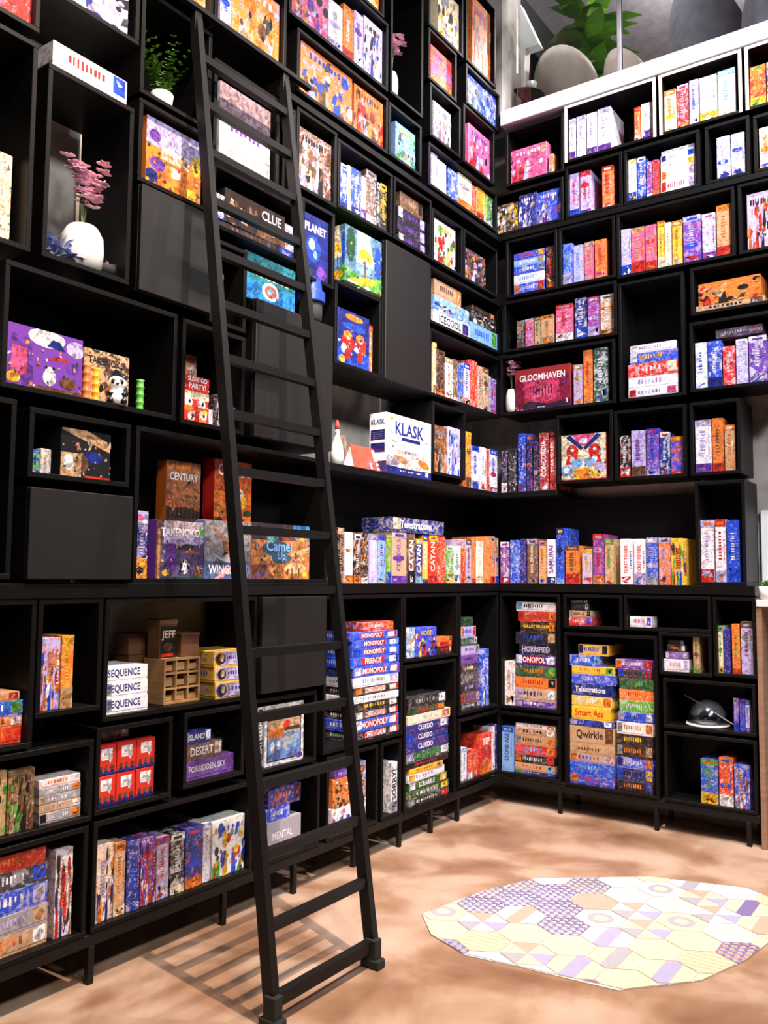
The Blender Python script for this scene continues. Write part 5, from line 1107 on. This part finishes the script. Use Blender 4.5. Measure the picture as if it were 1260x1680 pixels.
for k in range(16):
    a = rn.uniform(0, 6.28); d = Vector((math.cos(a)*.55, math.sin(a)*.35, 1)); L = rn.uniform(.18, .33)
    for q in range(7):
        p = Vector((0, 0, .06))+d.normalized()*L*q/7+Vector((0, 0, -.2*L*(q/7)**2)); s = Vector((-math.sin(a), math.cos(a), .3))
        for sg in (-1, 1): leaf(bm, p, s*sg+d*.5, .045*(1-q/9), .016, .3, 0, 3)
o = link('fronds', bm, 'leaf', t); o['kind'] = 'stuff'
t = empty('potted_plant', (-2.33, .12, .599), 0, 'small dark leafy plant behind the dark flat boxes', 'plant')
link('pot', lathe(bmesh.new(), [(.025, 0), (.036, .04), (.036, .06), (.03, .055)], 16), 'rubber', t, True)
bm = bmesh.new()
for k in range(60): leaf(bm, (rn.uniform(-.03, .03), rn.uniform(-.03, .03), rn.uniform(.05, .15)), (rn.uniform(-1, 1), rn.uniform(-1, 1), rn.uniform(-.2, 1)), .035, .02, .3, 0, 3)
o = link('leaves', bm, 'darkleaf', t); o['kind'] = 'stuff'
t = empty('potted_succulent', (.03, -1.585, 1.3005), 0, 'small succulent in a white pot on the white ledge at right', 'plant')
link('pot', lathe(bmesh.new(), [(.028, 0), (.038, .015), (.042, .07), (.038, .072), (.034, .06)], 20), 'ceramic', t, True)
bm = bmesh.new()
for k in range(26): leaf(bm, (0, 0, .062), (rn.uniform(-1, 1), rn.uniform(-1, 1), rn.uniform(.3, 1.4)), .05, .018, .1, 0, 3)
o = link('leaves', bm, 'leaf', t); o['kind'] = 'stuff'
# panda figurine: one continuous body, dark patches as parts
def panda(loc):
    t = empty('panda_figurine', loc, -.5, 'small black and white panda figurine beside the green bamboo', 'figurine')
    link('body', lathe(bmesh.new(), [(.03, 0), (.040, .012), (.041, .03), (.034, .048), (.026, .056), (.033, .066), (.037, .08), (.033, .096), (.018, .106), (.004, .108)], 22), 'pandawhite', t, True)
    for s in (-1, 1):
        bm = bmesh.new(); ball(bm, (s*.026, .0, .104), .011, (1, .6, 1)); link('ear', bm, 'pandablack', t, True)
        bm = bmesh.new(); ball(bm, (s*.014, -.031, .084), .0085, (1, .5, 1.2)); link('eye_patch', bm, 'pandablack', t, True)
        bm = bmesh.new(); tube(bm, [(s*.030, -.006, .052), (s*.034, -.024, .042), (s*.018, -.038, .034)], [.011, .010, .008], 8); link('arm', bm, 'pandablack', t, True)
        bm = bmesh.new(); ball(bm, (s*.024, -.033, .012), .013, (1, 1, .9)); link('foot', bm, 'pandablack', t, True)
    bm = bmesh.new(); ball(bm, (0, -.037, .075), .004, (1.3, .6, 1)); link('nose', bm, 'pandablack', t, True)
panda((-2.945, .03, 2.0225))
def bamboo(loc, h, m, label):
    prof = []; n = 4
    for k in range(n): z = h*k/n; prof += [(.0165, z), (.0135, z+h/n*.25), (.0135, z+h/n*.75), (.0165, z+h/n*.97)]
    o = link('bamboo_piece', lathe(bmesh.new(), prof, 16), m, None, True); o.location = loc; o['label'] = label; o['category'] = 'figurine'; o['group'] = 'toy bamboo canes'
bamboo((-3.075, -.01+.035, 2.0225), .125, 'bambooorange', 'orange toy bamboo cane standing left of the yellow one')
bamboo((-3.037, .025, 2.0225), .12, 'bambooyellow', 'yellow toy bamboo cane standing right of the orange one')
bamboo((-2.84, .025, 2.0225), .115, 'bamboogreen', 'green toy bamboo cane standing alone right of the panda')
# blue tub with lid on the closed cabinet
t = empty('lidded_tub', (-1.83, .05, 2.608), 0, 'dark tub with a wide blue lid behind the ladder rail', 'tub')
link('tub', lathe(bmesh.new(), [(.045, 0), (.055, .02), (.058, .10)], 24), 'rubber', t, True)
link('lid', lathe(bmesh.new(), [(.066, .10), (.070, .105), (.070, .15), (.056, .16), (.052, .21), (.03, .225)], 24), 'blueplastic', t, False)
# tent card, bottle, crates, dome
t = empty('tent_card', (-1.48, .035, 1.951), 0, 'red folded tent card with white speech bubble beside the big white box', 'sign')
for nm, y0, y1, in (('front_leaf', 0, .05), ('rear_leaf', .10, .05)):
    bm = bmesh.new(); L = .30; a, b = Vector((0, y0, 0)), Vector((0, y1, .13)); n_ = Vector((0, .0015, .0006))
    vs = [bm.verts.new(p) for p in (a, a+Vector((L, 0, 0)), b+Vector((L-.03, 0, 0)), b+Vector((.02, 0, 0)))]; f = bm.faces.new(vs)
    g = bmesh.ops.extrude_face_region(bm, geom=[f])
    for v in g['geom']:
        if isinstance(v, bmesh.types.BMVert): v.co += n_
    bmesh.ops.recalc_face_normals(bm, faces=bm.faces); o = link(nm, bm, 'redcard', t)
    if nm == 'front_leaf':
        Q = Print(.30, .139); Q.rect(.64, .45, .9, .92, 'w'); Q.poly([(.8, .46), (.92, .46), (.9, .32)], 'w'); Q.text('SIX', .77, .68, .17, .22, 'u'); Q.rect(.66, .08, .76, .38, 'w'); Q.rect(.67, .2, .74, .26, 'r')
        Q.ell(.5, .22, .08, .2, 'm', 16); Q.ell(.5, .22, .065, .17, 'r', 16); Q.rect(.47, .1, .53, .34, 'w'); q = Q.build(o); q.rotation_euler = (-.367, 0, 0)
bm = bmesh.new(); bm.faces.new([bm.verts.new(p) for p in ((.004, .004, .001), (.022, .05, .126), (.004, .096, .001))]); link('end_flap', bm, 'white', t)
t = empty('white_bottle', (-1.58, .075, 1.951), 0, 'white bottle with a straw bow left of the red tent card', 'bottle')
link('bottle', lathe(bmesh.new(), [(.034, 0), (.034, .06), (.028, .11), (.015, .145), (.010, .165), (.012, .168), (.012, .185), (.006, .187)], 20), 'ceramic', t, True)
bm = bmesh.new()
for k in range(10): tube(bm, [(0, -.012, .15), (rn.uniform(.0, .03), -.03, .14+rn.uniform(-.01, .02)), (rn.uniform(.02, .07), -.03, .09+rn.uniform(-.03, .02))], .0013, 4)
o = link('straw_bow', bm, 'straw', t); o['kind'] = 'stuff'
link('red_cap', lathe(bmesh.new(), [(.012, .186), (.011, .21), (.003, .235)], 14), 'redcard', t, True)
t = empty('wooden_crate', (-2.665, .05, .904), 0, 'pale wooden crate with nine small compartments beside the white word boxes', 'crate')
w_, h_, d_ = .185, .175, .12
for x in (0, w_-.008): link('side_board', boxm((x, 0, 0), (x+.008, d_, h_)), 'wood', t)
for z in (0, h_-.008): link('end_board', boxm((.008, 0, z), (w_-.008, d_, z+.008)), 'wood', t)
link('back_board', boxm((.008, d_-.006, .008), (w_-.008, d_, h_-.008)), 'wood', t)
for k in (1, 2):
    link('divider', boxm((w_*k/3-.003, .001, .008), (w_*k/3+.003, d_-.006, h_-.008)), 'wood', t)
    for c in range(3): link('divider', boxm((w_*c/3+(.008 if c == 0 else .003), .001, h_*k/3-.003), (w_*(c+1)/3-(.008 if c == 2 else .003), d_-.006, h_*k/3+.003)), 'wood', t)
for c in range(3):
    for r_ in range(3):
        x, z = w_*(c+.5)/3, h_*r_/3+.009; hh = .026+.012*((c+r_) % 2)
        link('wooden_block', boxm((x-.021, .012, z), (x+.021, .05, z+hh*.9), .002), 'wood', t)
def plain_box(loc, w, d, h, label, text=None, m='darkwood'):
    t = empty('wooden_box', loc, 0, label, 'box'); link('body', boxm((0, 0, 0), (w, d, h*.86), .002), m, t); link('lid', boxm((-.002, -.002, h*.86), (w+.002, d+.002, h), .002), m, t)
    if text: Q = Print(w, h*.84); Q.rect(.02, .02, .98, .98, 'k'); Q.text(text, .5, .7, .8, .3, 'c'); Q.rect(.1, .05, .8, .14, 'r'); Q.ell(.5, .35, .3, .14, 'u'); Q.build(t)
plain_box((-2.72, .19, .904), .13, .09, .185, 'lower brown wooden box behind the white word boxes')
plain_box((-2.725, .19, 1.090), .13, .09, .085, 'brown wooden box on top of another behind the white word boxes')
plain_box((-2.60, .176, .904), .10, .11, .165, 'brown wooden box hidden behind the pale crate')
plain_box((-2.665, .08, 1.0795), .085, .075, .150, 'black and red box with cream lettering standing on the pale crate', 'JEFF')
plain_box((-2.565, .07, 1.0795), .095, .08, .095, 'brown wooden box with two drawers standing on the pale crate')
t = empty('clear_dome', (.12, -1.24, .594), 0, 'clear plastic dome lying in the right cubby beside thin spines', 'dome')
link('dome_shell', lathe(bmesh.new(), [(.11, 0), (.105, .05), (.085, .10), (.05, .13), (.01, .14)], 24), 'dome', t, True)
link('base_ring', lathe(bmesh.new(), [(.115, 0), (.118, .006), (.115, .012), (.108, .012)], 24), 'white', t, True)
bm = bmesh.new(); tube(bm, [(-.02, .12, .16), (-.06, 0, .11), (-.09, -.14, .04), (-.07, -.19, .01)], .004, 6); link('cable', bm, 'greychair', t, True)
# ------------------------------------------------------------------ right end of the room
o = struct('trim_2', boxm((-.01, -1.90, 1.262), (.34, -1.535, 1.300), .003), 'plaster')
o = link('white_board', boxm((0, -.36, 0), (.02, 0, .50), .004), 'white'); o.location = (.318, -1.50, 1.301); o['label'] = 'blank white board leaning on the concrete behind the small succulent'; o['category'] = 'board'
struct('trim_3', boxm((.0, -1.560, .0), (.34, -1.532, 1.260), .002), 'brown')
# ------------------------------------------------------------------ mezzanine seen through the glass
def shell_chair(loc, rz, m, label, r=.30, h=.72):
    t = empty('tub_chair', loc, rz, label, 'chair', 'chairs on the mezzanine')
    bm = bmesh.new(); n = 18; rings = []
    for j in range(7):
        ph = j/6; ring = []
        for i in range(n+1):
            a = math.pi*(1.08*i/n-.04); top = .45+.55*math.sin(math.pi*i/n)
            rr_ = r*(1-.22*(1-ph)**2)*(1-.10*ph**3); z = .30+(h-.30)*ph*top; ring.append((rr_*math.cos(a), rr_*math.sin(a), z))
        rings.append(ring)
    outer = [[bm.verts.new(p) for p in rg] for rg in rings]; inner = [[bm.verts.new((p[0]*.86, p[1]*.86, p[2])) for p in rg] for rg in rings]
    for j in range(6):
        for i in range(n): bm.faces.new((outer[j][i], outer[j][i+1], outer[j+1][i+1], outer[j+1][i])); bm.faces.new((inner[j][i+1], inner[j][i], inner[j+1][i], inner[j+1][i+1]))
    for i in range(n): bm.faces.new((outer[6][i], outer[6][i+1], inner[6][i+1], inner[6][i])); bm.faces.new((outer[0][i+1], outer[0][i], inner[0][i], inner[0][i+1]))
    for i in (0, n):
        for j in range(6): bm.faces.new((outer[j][i], outer[j+1][i], inner[j+1][i], inner[j][i]) if i == 0 else (outer[j+1][i], outer[j][i], inner[j][i], inner[j+1][i]))
    bmesh.ops.recalc_face_normals(bm, faces=bm.faces); link('shell', bm, m, t, True)
    link('seat', lathe(bmesh.new(), [(r*.80, .30), (r*.84, .34), (r*.84, .40), (r*.78, .43)], 20), m, t, True)
    for sx in (-1, 1):
        for sy in (-1, 1): link('leg', tube(bmesh.new(), [(sx*r*.5, sy*r*.5, .31), (sx*r*.62, sy*r*.62, 0)], [.014, .009], 8), 'steel', t)
shell_chair((.78, -.16, 4.42), math.pi*.5, 'shellchair', 'beige tub chair seen through the glass nearest the corner', .27, .76)
shell_chair((1.22, -.50, 4.42), math.pi*.35, 'shellchair', 'beige tub chair behind the glass mullion above the white spines', .24, .90)
shell_chair((1.0, -1.12, 4.42), math.pi*.4, 'greychair', 'grey tub chair in the middle of the mezzanine', .30, 1.0)
shell_chair((.74, -1.70, 4.42), math.pi*.55, 'greychair', 'large grey lounge chair at the right end of the mezzanine', .34, .80)
t = empty('side_table', (.34, -.02, 4.42), 0, 'dark side table behind the glass below the beige chair', 'table')
link('table_top', lathe(bmesh.new(), [(.15, .30), (.15, .32)], 24), 'steel', t); link('table_stem', lathe(bmesh.new(), [(.02, .02), (.02, .30)], 12), 'steel', t); link('table_base', lathe(bmesh.new(), [(.12, 0), (.12, .02)], 20), 'steel', t)
for k, (x, y) in enumerate(((.28, .04), (.32, -.09))):
    o = link('cup', lathe(bmesh.new(), [(.025, 0), (.032, .03), (.038, .08), (.034, .08), (.027, .03)], 16), 'ceramic' if k else 'bambooorange', None, True); o.location = (x, y, 4.741); o['label'] = ('white cup on the mezzanine side table', 'orange cup on the mezzanine side table')[1-k]; o['category'] = 'cup'
t = empty('indoor_tree', (1.7, .05, 4.42), 0, 'tall green plant with broad leaves on the mezzanine', 'plant')
link('pot', lathe(bmesh.new(), [(.13, 0), (.17, .3), (.155, .3), (.14, .2)], 20), 'ceramic', t, True); link('trunk', tube(bmesh.new(), [(0, 0, .25), (.03, .02, .9), (0, 0, 1.5)], [.025, .02, .012], 8), 'stem', t)
bm = bmesh.new()
for k in range(90): z = rn.uniform(.7, 1.75); a = rn.uniform(0, 6.28); leaf(bm, (0, 0, z), (math.cos(a), math.sin(a), rn.uniform(-.2, .8)), rn.uniform(.25, .5), .16, .35)
o = link('foliage', bm, 'leaf', t); o['kind'] = 'stuff'
PW = [(0.175, 4.42), (0.146, 4.42), (0.042, 5.214), (-0.063, 5.212), (0.089, 5.579), (0.173, 5.565)]
bm = bmesh.new(); vs = [bm.verts.new((.5, y, z)) for y, z in PW]; f = bm.faces.new(vs); g = bmesh.ops.extrude_face_region(bm, geom=[f])
for v in g['geom']:
    if isinstance(v, bmesh.types.BMVert): v.co.x += .08
bmesh.ops.recalc_face_normals(bm, faces=bm.faces)
for v in bm.verts:
    if v.co.z < 4.9 and v.co.y < .16: v.co.y -= .05
o = struct('trim_4', bm, 'white')
